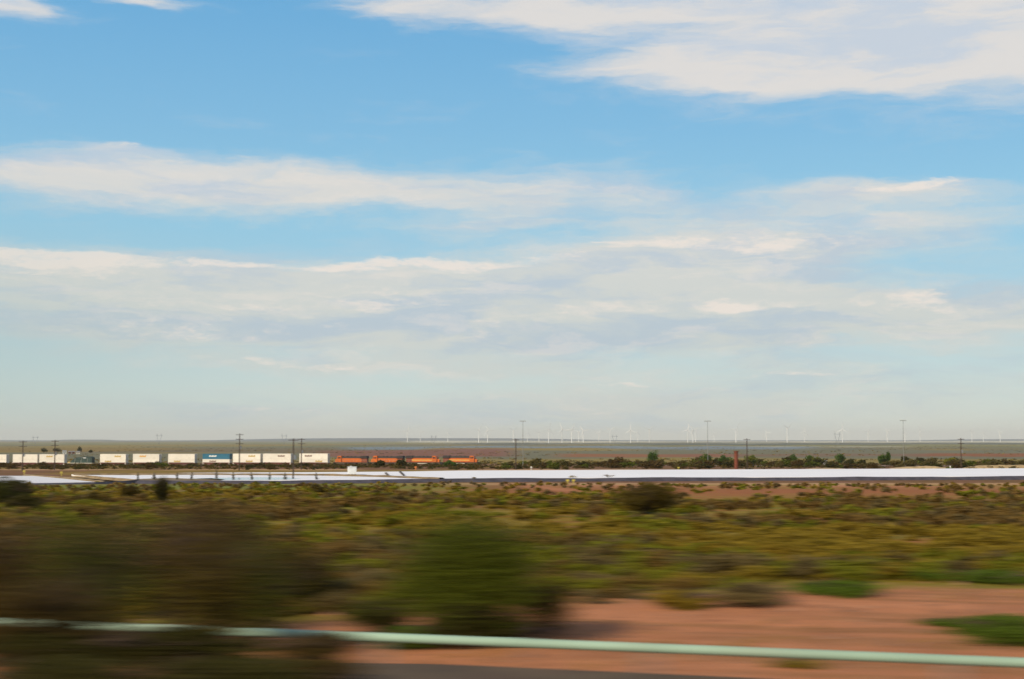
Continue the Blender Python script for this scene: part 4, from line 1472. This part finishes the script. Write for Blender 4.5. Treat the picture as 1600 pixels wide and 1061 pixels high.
# leaning struts lying across the berm and small tufts in the pond
for (pa, pb, lab) in (((603, 740.0), (606, 743.2), 'short dark branch stuck in the pond berm right of the white tank'), ((625, 737.6), (631, 743.6), 'slanting dark plank lying across the pond right of the short branch')):
    A = Vector(pondpt(*pa)); Bq = Vector(pondpt(*pb))
    o = empty('plank', (0, 0, 0)); o.location = A
    MB().tube((0, 0, .1), tuple(Bq - A + Vector((0, 0, .1))), .35, .3, 6).build('board', m_post, o)
    tag(o, lab, 'plank')
big = pondpt(950, 746.4)
for (px, py, r, h, mt, lab) in ((950, 745.9, 2.6, .9, L_grey, 'sparse dry weed growing out of the pond edge above the isolated bush'), (895, 746.6, 1.3, .7, L_olive, 'small weed on the dark bank left of the sparse dry weed'), (740, 748.0, 1.0, .5, L_olive, 'tiny weed on the dark bank right of the berm tip')):
    b = pondpt(px, py)
    o = empty('weed', (b[0], b[1], ZP)); tag(o, lab, 'weeds')
    p = shrub_points(160, r, h, int(px), 6)
    f = bpy.data.objects.new('foliage', leaf_mesh('foliage', mt, p, np.full(len(p), .10), seed=3)); COL.objects.link(f); f.parent = o
    stems_mb(r, h, 8, 3, .03).build('stems', m_bark, o)

m_yel = mat_simple('marker_yellow', (0.42, 0.34, 0.06), 0.6); m_orm = mat_simple('marker_orange', (0.62, 0.20, 0.06), 0.6)


def marker(px, py, E_depth, h, mat, label, name='marker_stake', w=.12):
    x, y = PT(px, E_depth); z0 = zz(x, y)
    o = empty(name, (x, y, max(z0, -99)))
    MB().box(-w / 2, w / 2, -w / 2, w / 2, -.2, h).build('stake', m_wood if w < .1 else mat, o)
    MB().box(-w * 1.6, w * 1.6, -w * .62 - .03, -w * .62, h * .55, h).build('plate', mat, o)
    tag(o, label, 'marker')


marker(886.5, 751, 334, 1.0, m_yel, 'left one of the pair of yellow markers on the dark pond bank', w=.22)
marker(895.5, 751, 334, 1.0, m_yel, 'right one of the pair of yellow markers on the dark pond bank', w=.22)
marker(650, 733, 495, 1.2, m_orm, 'small orange marker behind the pond below the locomotives', w=.22)
marker(830, 731, 495, 1.2, m_ew, 'small white marker behind the pond right of the centre pole', w=.16)
marker(1059, 730, 495, 1.0, m_yel, 'small yellow marker behind the pond left of the rusty column', w=.25)
marker(41, 741, 420, 1.3, m_yel, 'small yellow stake left of the pond corner at far left', w=.22)
marker(99, 741, 405, 1.3, m_yel, 'small yellow stake at the pointed end of the white pond on the left', w=.22)
marker(1482, 729, 495, 1.4, m_ew, 'thin white marker behind the pond near the far right pole', w=.12)

# farm buildings far left and a hut on the right
m_wall = mat_simple('pale_wall', (0.62, 0.55, 0.42), 0.8); m_roof = mat_simple('grey_roof', (0.24, 0.23, 0.22), 0.7); m_wallw = mat_simple('white_wall', (0.68, 0.68, 0.64), 0.8)


def house(px, depth, w, dpt, h, mat, label, cat='house', ridge=.9, rz=.3, name='farmhouse', group=None):
    x, y = PT(px, depth); z0 = zz(x, y)
    o = empty(name, (x, y, z0), rz); tag(o, label, cat, group)
    MB().box(-w / 2, w / 2, -dpt / 2, dpt / 2, -.3, h).build('wall', mat, o)
    b = MB(); b.v = [(-w / 2 - .4, -dpt / 2 - .4, h + .003), (w / 2 + .4, -dpt / 2 - .4, h + .003), (w / 2 + .4, dpt / 2 + .4, h + .003), (-w / 2 - .4, dpt / 2 + .4, h + .003), (-w / 2 - .4, 0, h + ridge), (w / 2 + .4, 0, h + ridge)]
    b.f = [(0, 1, 5, 4), (2, 3, 4, 5), (0, 4, 3), (1, 2, 5), (3, 2, 1, 0)]
    b.build('roof', m_roof, o)
    for xx in (-w * .28, w * .28):
        MB().box(xx - w * .08, xx + w * .08, -dpt / 2 - .03, -dpt / 2 - .004, h * .4, h * .75).build('window', m_gl, o)
    MB().box(-w * .09, w * .09, -dpt / 2 - .04, -dpt / 2 - .004, 0, h * .8).build('door', m_roof, o)


house(103, 1700, 4.5, 5, 3.2, m_wallw, 'small white farmhouse far behind the left containers')
house(124, 1650, 4, 4, 2.6, m_wall, 'small tan farm shed beside the tall narrow dark tree', 'shed', name='farm_shed')
house(114, 1690, 7, 5, 2.4, m_rust, 'low reddish barn between white farmhouse and tan shed', 'barn', name='barn')
house(1286, 730, 1.9, 2, 1.9, m_wallw, 'small pale hut with grey roof among the green trees', 'hut', name='hut')
house(1324, 740, 3.0, 3, 1.6, mat_simple('blue_grey_wall', (.22, .26, .30), .7), 'low blue grey shed right of the tree below the V shaped pylon', 'shed', name='tin_shed')
# spoil heaps behind the pond on the right
m_heap = mat_simple('sand_heap', (0.36, 0.25, 0.12), 0.95, var=.25, scale=.8)
for (px, dep, w, h, lab) in ((1440, 505, 26, 1.3, 'low sandy spoil heap behind the pond left of the far right pole'), (1568, 508, 34, 1.8, 'longest sandy spoil heap behind the pond at the right edge'), (1290, 500, 18, .8, 'flat sandy spoil heap behind the pond right of the rusty column')):
    x, y = PT(px, dep)
    mb = MB(); nx, ny = 26, 8
    for i in range(nx + 1):
        for j in range(ny + 1):
            a = (i / nx * 2 - 1); b = (j / ny * 2 - 1)
            hh = h * max(0, 1 - a * a) ** .7 * max(0, 1 - b * b) * (0.75 + .5 * float(fbm(np.array(i * .4 + px), np.array(j * .5), 3)))
            mb.v.append((a * w / 2, b * 4, hh - .12))
    for i in range(nx):
        for j in range(ny):
            q = i * (ny + 1) + j; mb.f.append((q, q + ny + 1, q + ny + 2, q + 1))
    o = mb.build('sand_heap', m_heap, smooth=True); o.location = (x, y, zz(x, y)); tag(o, lab, 'heap', 'sandy heaps behind the pond')

# ------------------------------------------------------------------ thin air haze
HAZE = 3.2e-5
if HAZE:
    hb = MB(); hb.box(-50000, 50000, -2000, 45000, -45, 260)
    hm = bpy.data.materials.new('air'); hm.use_nodes = True
    b = NB(hm.node_tree)
    for n_ in list(hm.node_tree.nodes): hm.node_tree.nodes.remove(n_)
    pv = b.new('ShaderNodeVolumePrincipled'); pv.inputs['Color'].default_value = (1.0, .97, .88, 1)
    pv.inputs['Density'].default_value = HAZE
    pv.inputs['Anisotropy'].default_value = 0.0
    om = b.new('ShaderNodeOutputMaterial'); b.link(pv.outputs[0], om.inputs['Volume'])
    h = hb.build('haze', hm); tag(h, 'thin pale air haze over the plain', 'haze', kind='stuff')
